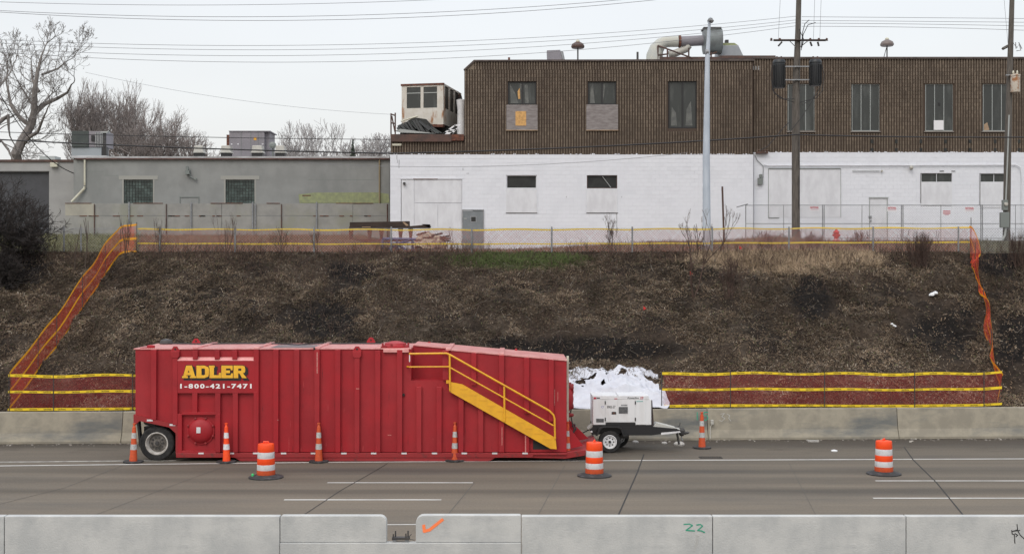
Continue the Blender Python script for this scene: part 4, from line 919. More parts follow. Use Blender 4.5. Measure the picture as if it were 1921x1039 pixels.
# ---------------------------------------------------------------- rental fence near the white wall
RD = 62.0
rf = [1399, 1470, 1543, 1617, 1691, 1765, 1840, 1905, 1985, 2060]
zg = 6.98
t = thing('rental_fence', 'tall grey temporary chain link panels standing in front of the white wall', 'fence', (PX(1600, RD), RD, zg))
for i, p_ in enumerate(rf):
    mb = MB(); x = PX(p_, RD); mb.tube([(x, RD, zg-.1), (x, RD, PZ(384, RD))], .026 if i % 2 == 0 else .016, 6); mb.build('post', M['steel'], t)
    if i % 2 == 0 and i: mb = MB(); x = PX(p_+3, RD); mb.tube([(x, RD, zg-.1), (x, RD, PZ(384, RD))], .026, 6); mb.build('post', M['steel'], t)
for yy in (385, 419.5, 447):
    mb = MB(); mb.tube([(PX(1399, RD), RD, PZ(yy, RD)), (PX(2060, RD), RD, PZ(yy, RD))], .018, 5); mb.build('rail', M['steel'], t)
mb = MB(); chain_mesh(mb, PX(1399, RD), PX(2060, RD), zg+.05, PZ(385, RD), RD, .12, .0022); mb.build('wire_mesh', M['steel'], t, kind='stuff')
mb = MB(); mb.box(PX(1399, RD)-.02, PX(1399, RD)+.02, RD-.5, RD+2.5, PZ(384, RD)-.02, PZ(384, RD)+.02)
mb.build('gate_rail', M['steel'], t)
for i, (p_, y_) in enumerate(((1528, 391.5), (1673.5, 392.5), (1819, 393))):
    lb = ['leftmost white sign with red lettering on the temporary fence', 'white sign with red lettering in front of the white door on the temporary fence', 'rightmost white sign with red lettering, near the slim orange net peak'][i]
    s_ = thing('fence_sign', lb, 'sign', (PX(p_, RD), RD-.05, PZ(y_, RD)), 'red lettered signs on the temporary fence')
    MB().pbox(p_-9, p_+9, y_-5, y_+4.5, RD-.055, .008).build('plate', M['sign'], s_)
    mb = MB(); ptext(mb, 'NATIONAL', p_-8, p_+8, y_-4.2, y_-.2, RD-.062, .03); mb.build('lettering', M['signred'], s_)
    MB().pbox(p_-7.5, p_+7.5, y_+1, y_+2, RD-.062, .003).build('small_print', mat('pink_print', (.5, .3, .36), rough=.6) if i == 0 else bpy.data.materials['pink_print'], s_)
s_ = thing('warning_sign', 'small sign with a red banner over white on the temporary fence right of centre', 'sign', (PX(1776, RD), RD-.05, PZ(400, RD)))
MB().pbox(1769, 1783, 396, 405, RD-.055, .008).build('plate', M['sign'], s_)
MB().pbox(1769, 1783, 395.6, 397.2, RD-.063, .004).build('red_band', M['signred'], s_); MB().pbox(1769, 1783, 399.4, 401, RD-.063, .004).build('red_band', M['signred'], s_)
MB().pbox(1772, 1780, 402, 403.5, RD-.063, .004).build('small_print', bpy.data.materials['pink_print'], s_)

# ---------------------------------------------------------------- two storey building
BD = 65.0
SCL = BD/F
def block_wall(t, px0, px1, py0, py1, D, openings, nobj=280):
    bw, bh = .405, .205; g = .005
    x0, x1, z0, z1 = PX(px0, D), PX(px1, D), PZ(py1, D), PZ(py0, D)
    ops = [(PX(a, D), PX(b, D), PZ(d_, D), PZ(c_, D)) for a, b, c_, d_ in openings]
    full = []; cut = MB()
    rows = int(math.ceil((z1-z0)/bh)); cols = int(math.ceil((x1-x0)/bw))+1
    def split(rect):
        out = [rect]
        for (a, b, c_, d_) in ops:
            nw = []
            for (p, q_, r, s_) in out:
                if q_ <= a or p >= b or s_ <= c_ or r >= d_: nw.append((p, q_, r, s_)); continue
                if p < a: nw.append((p, a, r, s_))
                if q_ > b: nw.append((b, q_, r, s_))
                p2, q2 = max(p, a), min(q_, b)
                if r < c_: nw.append((p2, q2, r, c_))
                if s_ > d_: nw.append((p2, q2, d_, s_))
            out = nw
        return out
    for j in range(rows):
        for i in range(-1, cols):
            a = x0+i*bw+(bw/2 if j % 2 else 0); r = z0+j*bh
            rect = (max(a, x0), min(a+bw, x1), r, min(r+bh, z1))
            if rect[1]-rect[0] < .03: continue
            sp = split(rect)
            if len(sp) == 1 and abs(sp[0][1]-sp[0][0]-bw) < .001 and abs(sp[0][3]-sp[0][2]-bh) < .001: full.append((a, r))
            else:
                for (p, q_, r_, s2) in sp:
                    if q_-p > .02 and s2-r_ > .02: cut.box(p+g/2, q_-g/2, D+random.uniform(-.003, .003), D+.06, r_+g/2, s2-g/2)
    random.shuffle(full)
    proto = None; org = ORG[t.name]
    for k, (a, r) in enumerate(full):
        dy = random.uniform(-.003, .003)
        if k < nobj:
            if proto is None:
                me = bpy.data.meshes.new('block'); mb = MB().box(g/2, bw-g/2, 0, .06, g/2, bh-g/2); me.from_pydata(mb.v, [], mb.f); me.materials.append(M['whitewall']); proto = me
            o = bpy.data.objects.new('block', proto); COL.objects.link(o); o.parent = t; o.location = Vector((a, D+dy, r))-org
        else: cut.box(a+g/2, a+bw-g/2, D+dy, D+.06, r+g/2, r+bh-g/2)
    cut.build('block_courses', M['whitewall'], t, kind='stuff')
    # backing wall with openings left
    bk = MB(); xs_ = sorted(set([x0, x1]+[v for o_ in ops for v in o_[:2]])); zs_ = sorted(set([z0, z1]+[v for o_ in ops for v in o_[2:]]))
    for i in range(len(xs_)-1):
        for j in range(len(zs_)-1):
            cx_, cz_ = (xs_[i]+xs_[i+1])/2, (zs_[j]+zs_[j+1])/2
            if any(o_[0] < cx_ < o_[1] and o_[2] < cz_ < o_[3] for o_ in ops): continue
            bk.box(xs_[i], xs_[i+1], D+.012, D+.3, zs_[j], zs_[j+1])
    bk.build('mortar_bed', M['mortar'], t)
def rib_wall(t, px0, px1, py0, py1, D, openings, phase=0):
    pitch = .1385; ch = .2; x0, x1, z0, z1 = PX(px0, D), PX(px1, D), PZ(py1, D), PZ(py0, D)
    ops = [(PX(a, D)-.01, PX(b, D)+.01, PZ(d_, D), PZ(c_, D)) for a, b, c_, d_ in openings]
    nx = int((x1-x0)/pitch); nz = int(math.ceil((z1-z0)/ch)); mb = MB()
    for i in range(nx):
        a = x0+i*pitch+.03; b = a+.075
        for j in range(nz):
            r = z0+j*ch; s_ = min(r+ch-.012, z1)
            if r > z1-.03: continue
            if any(b > o_[0] and a < o_[1] and s_ > o_[2]+.02 and r < o_[3]-.02 for o_ in ops): continue
            dy = random.uniform(-.004, .004)
            mb.add([(a, D+.06, r), (a+.008, D+dy, r), (b-.008, D+dy, r), (b, D+.06, r), (a, D+.06, s_), (a+.008, D+dy, s_), (b-.008, D+dy, s_), (b, D+.06, s_)],
                   [(0, 1, 5, 4), (1, 2, 6, 5), (2, 3, 7, 6), (4, 5, 6, 7), (3, 2, 1, 0)])
    mb.build('ribbed_brick_facing', M['brownbrick'], t, kind='stuff')
    bk = MB(); xs_ = sorted(set([x0, x1]+[v for o_ in ops for v in o_[:2]])); zs_ = sorted(set([z0, z1]+[v for o_ in ops for v in o_[2:]]))
    for i in range(len(xs_)-1):
        for j in range(len(zs_)-1):
            cx_, cz_ = (xs_[i]+xs_[i+1])/2, (zs_[j]+zs_[j+1])/2
            if any(o_[0] < cx_ < o_[1] and o_[2] < cz_ < o_[3] for o_ in ops): continue
            bk.box(xs_[i], xs_[i+1], D+.055, D+.35, zs_[j], zs_[j+1])
    bk.build('brick_backing', M['brownback'], t)
def window(t, px0, px1, py0, py1, D, npane, frame, dep=.12, fw=1.6, sill=False, curtain=False, glass='glass', label=None):
    f_ = MB(); f_.pbox(px0, px1, py0, py0+fw, D+dep, .07).pbox(px0, px1, py1-fw, py1, D+dep, .07).pbox(px0, px0+fw, py0+fw, py1-fw, D+dep, .07).pbox(px1-fw, px1, py0+fw, py1-fw, D+dep, .07)
    for i in range(1, npane):
        x = px0+(px1-px0)*i/npane; f_.pbox(x-fw*.55, x+fw*.55, py0+fw, py1-fw, D+dep, .07)
    w = f_.build('window', frame, t, label=label)
    for i in range(npane):
        a = px0+(px1-px0)*i/npane+fw*.5; b = px0+(px1-px0)*(i+1)/npane-fw*.5
        MB().pbox(a, b, py0+fw*.9, py1-fw*.9, D+dep+.035, .012).build('pane', M[glass], w)
    return w
zr = PZ(115, BD)
Bl = thing('industrial_building', 'left factory wing, brown ribbed brick over white blocks, with plywood boarded windows', 'building', (PX(1072, BD), BD, 6.5))
lowL = [(950, 1007, 329, 399), (1101, 1158, 329, 399), (867, 907, 394, 475), (752, 867, 335, 475)]
block_wall(Bl, 732, 1413, 290, 476, BD, lowL)
upL = [(953, 1006, 153, 197), (1103, 1156, 153, 197), (1254, 1307, 152, 241)]
rib_wall(Bl, 871, 1413, 131, 290, BD, upL)
rib_wall(Bl, 890, 1413, 115, 131, BD, [])
rib_wall(Bl, 733, 871, 266, 290, BD, [])
MB().pprism([(871, 131), (890, 115), (890, 131)], BD+.02, .3).build('corner_infill', M['brownbrick'], Bl)
MB().pprism([(869.5, 130.5), (889, 112.6), (1416, 111), (1416, 114.6), (891, 115.6), (872, 132)], BD-.05, .4).build('coping', mat('dark_brown_flashing', (.05, .035, .03), (.09, .07, .06), 3, rough=.6), Bl)
MB().box(PX(872, BD), PX(1413, BD), BD+.4, BD+22, 6.5, PZ(118, BD)).build('core', M['brownback'], Bl) if False else None
mb = MB(); mb.box(PX(890, BD), PX(1430, BD), BD+.4, BD+24, PZ(122, BD)-.2, PZ(122, BD)); mb.build('roof', M['roofm'], Bl)
mb = MB(); mb.box(PX(871, BD), PX(871, BD)+.3, BD+.36, BD+24, PZ(262, BD), PZ(131, BD)); mb.box(PX(733, BD), PX(733, BD)+.3, BD+.36, BD+24, 6.4, PZ(270, BD)); mb.build('side_wall', M['brownbrick'], Bl)
mb = MB(); mb.box(PX(733, BD), PX(871, BD), BD+.36, BD+24, PZ(270, BD)-.2, PZ(270, BD)); mb.build('low_roof', M['roofm'], Bl)
mb = MB(); mb.box(PX(885, BD), PX(1405, BD), BD+1.6, BD+1.7, 6.5, PZ(125, BD)); mb.build('interior_wall', M['hole'], Bl)
# windows
for (a, b), pn, gl in (((953, 1006), 2, 'glass'), ((1103, 1156), 2, 'glass')):
    w = window(Bl, a, b, 153, 197, BD, 2, M['black'], fw=2.6)
window(Bl, 1254, 1307, 152, 241, BD, 2, M['black'], fw=2.6)
for i, poly in enumerate(([(957, 158), (958, 194), (972, 194), (968, 178)], [(976, 157), (980, 157), (979, 194), (977, 194)], [(984, 160), (990, 158), (992, 194), (985, 194)], [(1108, 165), (1112, 158), (1116, 194), (1107, 194)], [(1132, 157), (1136, 157), (1131, 194), (1129, 194)], [(1260, 200), (1268, 212), (1270, 236), (1259, 236)], [(1288, 205), (1296, 190), (1299, 236), (1286, 236)])):
    MB().pprism(poly, BD+.152-.001*i, .002).build('curtain', M['curtain'], Bl)
MB().pprism([(971, 172), (975, 165), (976, 186), (972, 186)], BD+.15, .002).build('orange_pane_patch', M['osbo'], Bl, label='small orange patch in the window')  # thin orange sheet set just before the pane
bd = MB().pbox(950, 1008.5, 197, 244, BD-.06, .05).build('plywood_board', M['osb'], Bl, label='grey plywood board with a fresh orange patch')
MB().pbox(967, 987, 209, 236, BD-.066, .006).build('orange_patch', M['osbo'], bd)
MB().pbox(1100, 1159.5, 196.5, 244, BD-.06, .05).build('plywood_board', M['osb'], Bl)
MB().pbox(949, 1009, 244, 245.2, BD-.07, .06).build('board_batten', M['planks'], Bl); MB().pbox(1099.5, 1160, 244, 245.2, BD-.07, .06).build('board_batten', M['planks'], Bl)
for a, b in ((950, 1007), (1101, 1158)):
    window(Bl, a, b, 329, 354, BD, 1, M['board'] if a == 950 else M['brownsteel'], fw=1.6, glass='hole', dep=.08)
    MB().pbox(a-.5, b+.5, 353.5, 399, BD-.03, .06).build('painted_board', M['board'], Bl, bevel=.005)
    MB().pbox(a-1, b+1, 399, 399.9, BD-.032, .05).build('board_edge', M['darksteel'], Bl)
MB().tube([P(1130, 331, BD+.06), P(1146, 352, BD+.06)], .02, 5).build('loose_bar', M['alu'], Bl)
MB().tube([P(1157, 400, BD-.02), P(1157, 445, BD-.02)], .012, 5).build('hanging_cable', M['alu'], Bl)
# painted over loading door
ld = MB().pbox(753, 867, 336, 475, BD+.05, .2).build('loading_door', M['board'], Bl, label='large loading door painted over in white')
for a, b, c_, d_ in ((753, 777, 337, 475), (778, 866.5, 337, 381), (778, 821, 382, 475), (822, 866.5, 382, 475)):
    MB().pbox(a+.4, b-.4, c_+.4, d_-.4, BD+.02, .03).build('door_panel', M['board'], ld, bevel=.004)
MB().pbox(751, 868, 333.4, 336, BD-.02, .25).build('lintel', M['whitewall'], Bl)
MB().pbox(775, 821, 335.4, 336.4, BD-.025, .03).build('rust_edge', M['rust'], Bl)
mb = MB(); mb.pbox(756, 760.5, 342, 346.5, BD-.14, .12); mb.build('wall_lamp', M['darksteel'], Bl)
# grey door
dr = MB().pbox(869, 906, 395.5, 475, BD-.03, .06).build('door', M['doorgrey'], Bl, label='grey steel personnel door with a small dark window')
MB().pbox(867, 908, 393, 395, BD-.06, .1).build('door_head', M['steel'], dr); MB().pbox(867, 869, 395, 475, BD-.05, .09).build('door_jamb', M['steel'], dr); MB().pbox(906, 908, 395, 475, BD-.05, .09).build('door_jamb', M['steel'], dr)
MB().pbox(882.5, 894, 405.5, 417, BD-.04, .01).build('window_frame', M['steel'], dr); MB().pbox(884, 892.5, 407, 415.5, BD-.046, .01).build('window_pane', M['hole'], dr)
MB().pbox(870, 875.5, 409, 411, BD-.05, .02).build('door_handle', M['alu'], dr)
# rust streaks and cracks as thin marks on the wall
mb = MB()
for a, b, c_, d_ in ((744, 291, 745, 300), (745, 300, 746, 306), (748, 309, 749, 316), (748, 300, 749.4, 309), (875, 325, 880, 325.8), (868, 315, 869, 320), (1062, 368, 1062.8, 371), (1166, 368, 1166.8, 371), (1100, 399.5, 1160, 400.2)):
    mb.pbox(a, c_, b, d_, BD-.006, .004)
mb.build('wall_crack', mat('crack_shadow_grey', (.30, .31, .33), rough=.9), Bl)

BR = 65.35
Br = thing('industrial_building', 'right factory wing of brown ribbed brick over white wall, behind the utility poles', 'building', (PX(1700, BR), BR, 7.0), 'two storey factory wings')
Bl['group'] = 'two storey factory wings'
lowR = [(1728, 1786, 325, 386), (1839, 1890, 326, 390), (1631, 1665, 371, 455)]
block_wall(Br, 1413.5, 2010, 286, 458, BR, lowR)
upR = [(1478, 1528, 158, 245), (1598, 1650, 158, 246), (1736, 1788, 158, 247), (1844, 1896, 158, 247), (1965, 2005, 158, 247)]
rib_wall(Br, 1413.5, 2010, 110, 286, BR, upR)
MB().pprism([(1413, 107), (2012, 107), (2012, 110.5), (1413, 110.5)], BR-.05, .4).build('coping', bpy.data.materials['dark_brown_flashing'], Br)
mb = MB(); mb.box(PX(1413, BR), PX(2010, BR), BR+.4, BR+24, PZ(118, BR)-.2, PZ(118, BR)); mb.build('roof', M['roofm'], Br)
mb = MB(); mb.box(PX(1415, BR), PX(2010, BR), BR+1.6, BR+1.7, 6.5, PZ(120, BR)); mb.build('interior_wall', M['hole'], Br)
MB().pbox(1350, 1455, 104.6, 110, BR+.6, .3).build('parapet_rail', M['brownsteel'], Br)
MB().pbox(1405, 1414, 112, 290, BR-.42, .08).build('pilaster', M['brownback'], Br) if False else None
for k, (a, b) in enumerate(((1478, 1528), (1598, 1650), (1736, 1788), (1844, 1896), (1965, 2005))):
    w = window(Br, a, b, 158, 246, BR, 3, M['alu'], fw=1.1, dep=.08)
    MB().pbox(a-2, b+2, 246, 248, BR-.03, .14).build('sill', mat('dusty_sill', (.22, .20, .18), rough=.8) if k == 0 else bpy.data.materials['dusty_sill'], w)
    if k == 2: MB().pbox(1752, 1770, 226, 244, BR+.03, .05).build('white_box', M['sign'], w)
    if k == 2: MB().pbox(1760, 1764, 193, 198, BR+.09, .02).build('dark_mark', M['black'], w)
    if k == 3: MB().pprism([(1846, 234), (1852, 230), (1856, 244), (1846, 245)], BR+.1, .01).build('paper', M['planks'], w)
for a in (1636, 1681.5, 1727.5, 1774, 1820, 1867, 1912):
    mb = MB(); mb.pbox(a-2.5, a+2.5, 262, 269, BR-.01, .07); mb.pbox(a-2.5, a+2.5, 278, 284, BR-.01, .07); mb.build('weep_slot', M['hole'], Br)
for a, b, bt in ((1728, 1786, 386), (1839, 1890, 390)):
    window(Br, a, b, 325, 342, BR, 2, M['board'], fw=.8, glass='glass', dep=.06)
    MB().pbox(a, b, 341.5, bt, BR-.02, .05).build('painted_board', M['board'], Br, bevel=.004)
    MB().pbox(a-.8, a, 325, bt-5, BR-.03, .03).build('board_edge', M['darksteel'], Br)
MB().pbox(1763, 1771, 320.4, 321.6, BR-.03, .03).build('peeled_patch', M['darksteel'], Br); MB().pbox(1785, 1792, 320.6, 321.6, BR-.03, .03).build('peeled_patch', M['darksteel'], Br)
MB().pbox(1442, 1577, 317, 408, BR-.012, .02).build('infilled_bay', M['board'], Br, label='large bay filled in and painted white')
mb = MB(); mb.pbox(1442, 1577, 315.8, 317, BR-.05, .05).build('bay_head', M['meter'], Br); mb = MB(); mb.pbox(1441.2, 1442, 317, 408, BR-.02, .02).pbox(1577, 1577.7, 317, 408, BR-.02, .02).pbox(1442, 1462, 408, 409.4, BR-.03, .03); mb.build('bay_edge', M['meter'], Br)
dr = MB().pbox(1632, 1664, 372, 455, BR+.01, .05).build('door', M['board'], Br, label='white painted personnel door'); MB().pbox(1630, 1666.5, 370, 372, BR-.03, .1).build('door_head', M['alu'], dr)
MB().pbox(1630.6, 1632, 372, 455, BR-.02, .08).build('door_jamb', M['alu'], dr); MB().pbox(1664, 1665.6, 372, 455, BR-.02, .08).build('door_jamb', M['alu'], dr)
MB().pbox(1630, 1635.5, 405, 409, BR-.06, .05).build('lock', M['steel'], dr); MB().pbox(1632, 1635, 413.5, 415.5, BR-.05, .05).build('lock', M['steel'], dr)
pp = MB().tube([P(1433, 309, BR-.08), P(1440, 311, BR-.08), P(1905, 309.5, BR-.08), P(1914, 314, BR-.08), P(1916, 330, BR-.08), P(1917, 450, BR-.08)], .03, 6).build('conduit', M['board'], Br, smooth=True)
MB().tube([P(1599, 321, BR-.06), P(1650, 321, BR-.06)], .02, 5).build('conduit', M['alu'], Br); mb = MB(); mb.lathe(P(1654, 321, BR-.06), [(.06, 0), (.06, -.05), (0, -.06)], 8, 'y'); mb.build('conduit_box', M['ventp'], Br)
mb = MB(); mb.lathe(P(1709, 315, BR-.1), [(.09, 0), (.11, -.08), (.05, -.16), (0, -.17)], 10, 'y'); mb.build('wall_light', M['ventp'], Br)
mb = MB(); mb.pbox(1422, 1431, 334, 346, BR-.15, .15); mb.pbox(1425, 1430, 327, 333, BR-.12, .12); mb.build('electric_meter', M['meter'], Br); mb = MB(); mb.tube([P(1431, 345, BR-.05), P(1432, 312, BR-.05), P(1420, 300, BR-.05), P(1416, 290, BR-.05)], .02, 5); mb.build('conduit', M['steel'], Br)
for k in range(4):
    a = 1424+k*5; mb = MB(); mb.lathe(P(a, 286, BR-.15), [(.05, 0), (.03, .05), (.05, .1), (.03, .15)], 7); mb.build('insulator', M['brownsteel'], Br)
MB().pbox(1419, 1441, 285, 288, BR-.2, .2).build('insulator_shelf', M['brownsteel'], Br)
# ragged white paint edge above the blocks: brush marks
mb = MB()
for _ in range(90):
    a = random.uniform(735, 1405); mb.pbox(a, a+random.uniform(.5, 3), 290-random.uniform(.4, 2.2), 290.2, BD-.004, .02)
for _ in range(80):
    a = random.uniform(1415, 1930); mb.pbox(a, a+random.uniform(.5, 3), 286-random.uniform(.4, 2.0), 286.2, BR-.006, .02)
mb.build('paint_overspill', M['whitewall'], Bl)

# ---------------------------------------------------------------- roof objects of the tall building
r0 = PZ(122, BD)
def on_roof(px, D): return Vector((PX(px, D), D, r0))
D2 = 68.
t = thing('exhaust_duct', 'large grey elbow duct lying on the roof and joined to a round fan housing', 'duct', on_roof(1300, D2))
arc = [P(1228, 118, D2), P(1228, 104, D2), P(1232, 92, D2), P(1240, 83, D2), P(1250, 79, D2), P(1262, 78.5, D2), P(1272, 78.5, D2)]
mb = MB(); mb.tube(arc, [.47, .45, .40, .34, .30, .30, .30], 14); mb.build('elbow', mat('rust_stained_duct', (.42, .42, .37), (.40, .41, .38), 3, col3=(.40, .27, .15), scale3=1.2, lo3=.6, hi3=.75, rough=.6), t, smooth=True)
mb = MB(); mb.tube([P(1273, 78.5, D2), P(1277, 78.5, D2)], .33, 14); mb.build('collar', M['rust'], t)
mb = MB(); mb.tube([P(1277, 78.5, D2), P(1328, 76, D2)], .28, 14); mb.build('straight_duct', M['hvac'], t, smooth=True)
mb = MB(); mb.lathe(P(1320, 78, D2)+Vector((0, .0, 0)), [(.2, -.05), (.7, 0), (.7, .95), (.2, 1.0)], 24, 'x'); mb.pbox(1322, 1352, 52, 74, D2-.45, .9); mb.build('fan_housing', mat('grey_green_steel', (.16, .18, .18), (.12, .13, .13), 2, rough=.5), t, smooth=True)
MB().pbox(1320, 1353.5, 51, 53.5, D2-.5, 1.0).build('outlet_flange', M['darksteel'], t)
for (a, b) in (((1234, 86), (1234, 118)), ((1234, 86), (1300, 110)), ((1252, 92), (1252, 118)), ((1292, 90), (1292, 118)), ((1234, 104), (1252, 102)), ((1334, 98), (1334, 118)), ((1325, 106), (1345, 98))):
    MB().tube([P(*a, D2-.4), P(*b, D2-.4)], .045, 5).build('support_strut', M['brownsteel'], t)
MB().pbox(1232, 1420, 107, 112, D2-.4, .3).build('support_rail', M['brownsteel'], t)
mb = MB(); mb.tube([P(1255, 103, D2), P(1268, 100, D2), P(1288, 92, D2), P(1292, 86, D2)], .2, 10); mb.build('branch_duct', M['ventp'], t, smooth=True)
t = thing('roof_hood', 'tapered pale grey ventilation hood on the roof right of the fan housing', 'vent', on_roof(1367, D2))
MB().pprism([(1345, 118), (1350, 86), (1385, 85), (1397, 110), (1397, 118)], D2, 1.4).build('hood', M['hvac'] if False else mat('pale_grey_sheet', (.30, .32, .34), (.26, .28, .30), 2, rough=.5), t, bevel=.02)
MB().pprism([(1349, 87), (1350, 81), (1378, 81), (1384, 85)], D2+.1, 1).build('hood_cap', M['lime'], t); MB().pbox(1361, 1367, 75, 81, D2+.2, .3).build('motor', M['darksteel'], t)
t = thing('roof_vent', 'low round cream vent just showing above the roof edge at its left end', 'vent', on_roof(968, D2)); mb = MB(); mb.lathe(on_roof(968, D2), [(.6, 0), (.6, .05), (.55, .25), (.35, .42), (0, .48)], 18); mb.build('dome', M['ventp'], t, smooth=True)
MB().pbox(953, 957, 108, 118, D2-.7, .1).build('bracket', M['rust'], t)
t = thing('roof_vent', 'grey ribbed box vent on the roof left of the mushroom lamp', 'vent', on_roof(1042, D2)); MB().pprism([(1027, 118), (1026, 95), (1051, 94), (1056, 118)], D2, .6).build('box', M['hvac'], t)
for k in range(4): MB().pprism([(1052+k*1.2, 97), (1053+k*1.2, 97), (1058+k, 118), (1056.6+k, 118)], D2-.02, .5).build('fin', M['steel'], t)
for k in range(2):
    px, lb = ((1084, 'round mushroom fan on a thin post above the left part of the roof'), (1664, 'round mushroom fan on a thin post above the right part of the roof'))[k]; top = 76 if k == 0 else 72
    t = thing('mushroom_vent', lb, 'vent', on_roof(px, D2), 'mushroom fans on the factory roof')
    MB().tube([P(px, 122, D2), P(px, top+12, D2)], .035 if k else .045, 6).build('post', M['darksteel'], t)
    if k: MB().tube([P(px-7, 112, D2), P(px-1, top+18, D2)], .02, 5).build('brace', M['darksteel'], t)
    mb = MB(); c_ = P(px, top+15, D2); mb.lathe(c_, [(.32, 0), (.36, .05), (.36, .12), (.3, .24), (.12, .34)], 18); mb.build('hood', M['brownsteel'] if k == 0 else mat('grey_brown_hood', (.16, .13, .12), rough=.5), t, smooth=True)
    mb = MB(); mb.lathe(c_+Vector((0, 0, .3)), [(.1, 0), (.11, .1), (.05, .16)], 10); mb.build('cap', M['cream'], t)
t = thing('vent_pipe', 'short dark pipe standing on the roof left of the big elbow duct', 'pipe', on_roof(1196, D2)); MB().tube([P(1196, 122, D2), P(1196, 98, D2)], .06, 7).build('pipe', M['darksteel'], t)

# ---------------------------------------------------------------- wrecked cabin on the low roof
CDp = 66.3; zc0 = PZ(268, BD)
t = thing('roof_cabin', 'derelict white sheet metal cabin with broken windows perched on the low roof', 'cabin', (PX(790, CDp), CDp, PZ(237, CDp)))
dpc = 5.5
def cface(mb, a, b, c_, d_, off=0, dep=.08): mb.pbox(a, b, c_, d_, CDp-off, dep)
for a, b, c_, d_ in ((752, 762, 158, 237), (789, 794.5, 163, 203), (821, 833, 158, 237), (762, 821, 158, 163.5), (762, 821, 203, 234)):
    mb = MB(); cface(mb, a, b, c_, d_); mb.build('wall_panel', M['cabin'], t)
for a, b in ((762, 789), (794.5, 821)):
    w = MB().pbox(a, b, 163.5, 203, CDp+.04, .02).build('window_pane', M['glass'], t); MB().pbox(a, b, 174, 175.5, CDp+.02, .02).build('window_bar', M['alu'], w)
MB().pbox(750.5, 834.5, 157, 160.5, CDp-.04, .1).build('roof_trim', M['rust'], t)
xr = PX(833, CDp)
for k in range(4):
    y0_ = CDp+.08+k*1.1
    mb = MB(); mb.box(xr-.06, xr, y0_, y0_+.28, PZ(234, CDp), PZ(159, CDp)); mb.build('side_post', M['cabin'], t)
    if k < 3: mb = MB(); mb.box(xr-.05, xr-.02, y0_+.28, y0_+1.1, PZ(203, CDp), PZ(163, CDp)); mb.build('side_pane', M['glass'], t); mb = MB(); mb.box(xr-.06, xr, y0_+.28, y0_+1.1, PZ(234, CDp), PZ(203, CDp)); mb.build('side_panel', M['cabin'], t)
mb = MB(); mb.box(PX(752, CDp), xr, CDp, CDp+4, PZ(160.5, CDp), PZ(158, CDp)+.02); mb.build('roof', M['cabin'], t)
mb = MB(); mb.box(PX(752, CDp), PX(752, CDp)+.06, CDp+.08, CDp+4, PZ(237, CDp), PZ(160.5, CDp)); mb.box(PX(752, CDp), xr, CDp+3.9, CDp+4, PZ(237, CDp), PZ(160.5, CDp)); mb.build('back_wall', M['cabin'], t)
MB().pbox(805, 833, 234.5, 239.5, CDp-.02, .3).build('base_beam', M['rust'], t); mb = MB(); mb.pbox(756, 866, 239.5, 252, CDp+.8, 2); mb.build('plinth', M['hole'], t)
t.rotation_euler.z = -.2
t = thing('torn_structure', 'dark collapsed framing with torn roofing beside the derelict cabin', 'wreckage', (PX(852, 69), 69, PZ(262, 69)))
MB().pprism([(838, 175), (848, 168), (860, 172), (866, 180), (866, 245), (850, 248)], 69.5, .5).build('torn_frame', M['hole'], t)
for k in range(9): MB().tube([P(840+k*2.8, 170+random.uniform(-2, 8), 69.3), P(843+k*2.6, 240, 69.3)], .05, 4).build('stud', M['brownsteel'] if k % 3 else M['meter'], t)
mb = MB()
for k in range(60):
    a = random.uniform(838, 867); b = 166+(a-838)*.5+random.uniform(0, 10); mb.tube([P(a, b, 69.2), P(a+random.uniform(-5, 5), b+random.uniform(2, 10), 69)], .03, 3)
mb.build('torn_roofing', M['blackbush'], t)
mb = MB(); mb.lathe((PX(865, 66.6), 66.6, PZ(262, 66.6)), [(.22, 0), (.2, 1.6), (.25, 2.0), (.26, 2.1), (0, 2.15)], 14); tag(mb.build('vent_stack', M['white'], smooth=True), 'white round vent stack between the cabin and the brown brick wall', 'vent')
t = thing('roof_platform', 'dark brown steel platform edge on the low roof under the cabin', 'platform', (PX(800, BD), BD, PZ(266, BD)))
MB().pbox(732.5, 847, 252, 266, BD-.12, .35).build('fascia', M['brownsteel'], t); MB().pbox(847, 870, 252, 264, BD-.1, .3).build('rusty_fascia', M['rust'], t)
MB().box(PX(733, BD), PX(870, BD), BD+.3, BD+6, PZ(256, BD), PZ(253, BD)).build('deck', M['darksteel'], t)
MB().pbox(736, 753, 269.5, 273.5, BD-.03, .03).build('bracket_plate', M['cream'], t)
t = thing('guard_rail', 'bent rusty guard rail at the left corner of the low roof', 'railing', P(738, 252, BD-.05))
for a in (((733.5, 252), (733.5, 213)), ((741.5, 252), (741.5, 212)), ((733.5, 214.5), (741.5, 217)), ((733.5, 231), (742, 232)), ((735, 218), (741, 248))): MB().tube([P(*a[0], BD-.05), P(*a[1], BD-.05)], .04, 6).build('rail', M['brownsteel'], t)
t = thing('collapsed_roofing', 'black heap of collapsed roofing boards in front of the cabin', 'debris', P(780, 252, BD+.3))
for k in range(34):
    a = 746+k*1.9; hgt_ = 222+(abs(a-775)/40)*20 + random.uniform(0, 5); y_ = BD+.3+random.uniform(0, .6)
    MB().tube([P(a, hgt_, y_+.4), P(a+random.uniform(8, 22), min(251, hgt_+random.uniform(15, 32)), y_)], random.uniform(.05, .1), 4).build('board', M['hole'] if k % 4 else mat('dark_green_roofing%d' % k, (.03, .038, .034), rough=.7), t)
MB().pprism([(741, 246), (751, 242), (818, 251), (752, 249)], BD+.1, .08).build('metal_flashing', M['alu'], t); MB().tube([P(752, 228, BD+.15), P(784, 218, BD+.15)], .04, 5).build('white_lath', M['cream'], t)
MB().pprism([(756, 234), (775, 220), (800, 224), (826, 252), (750, 252)], BD+.9, .4).build('rubble_core', M['hole'], t)
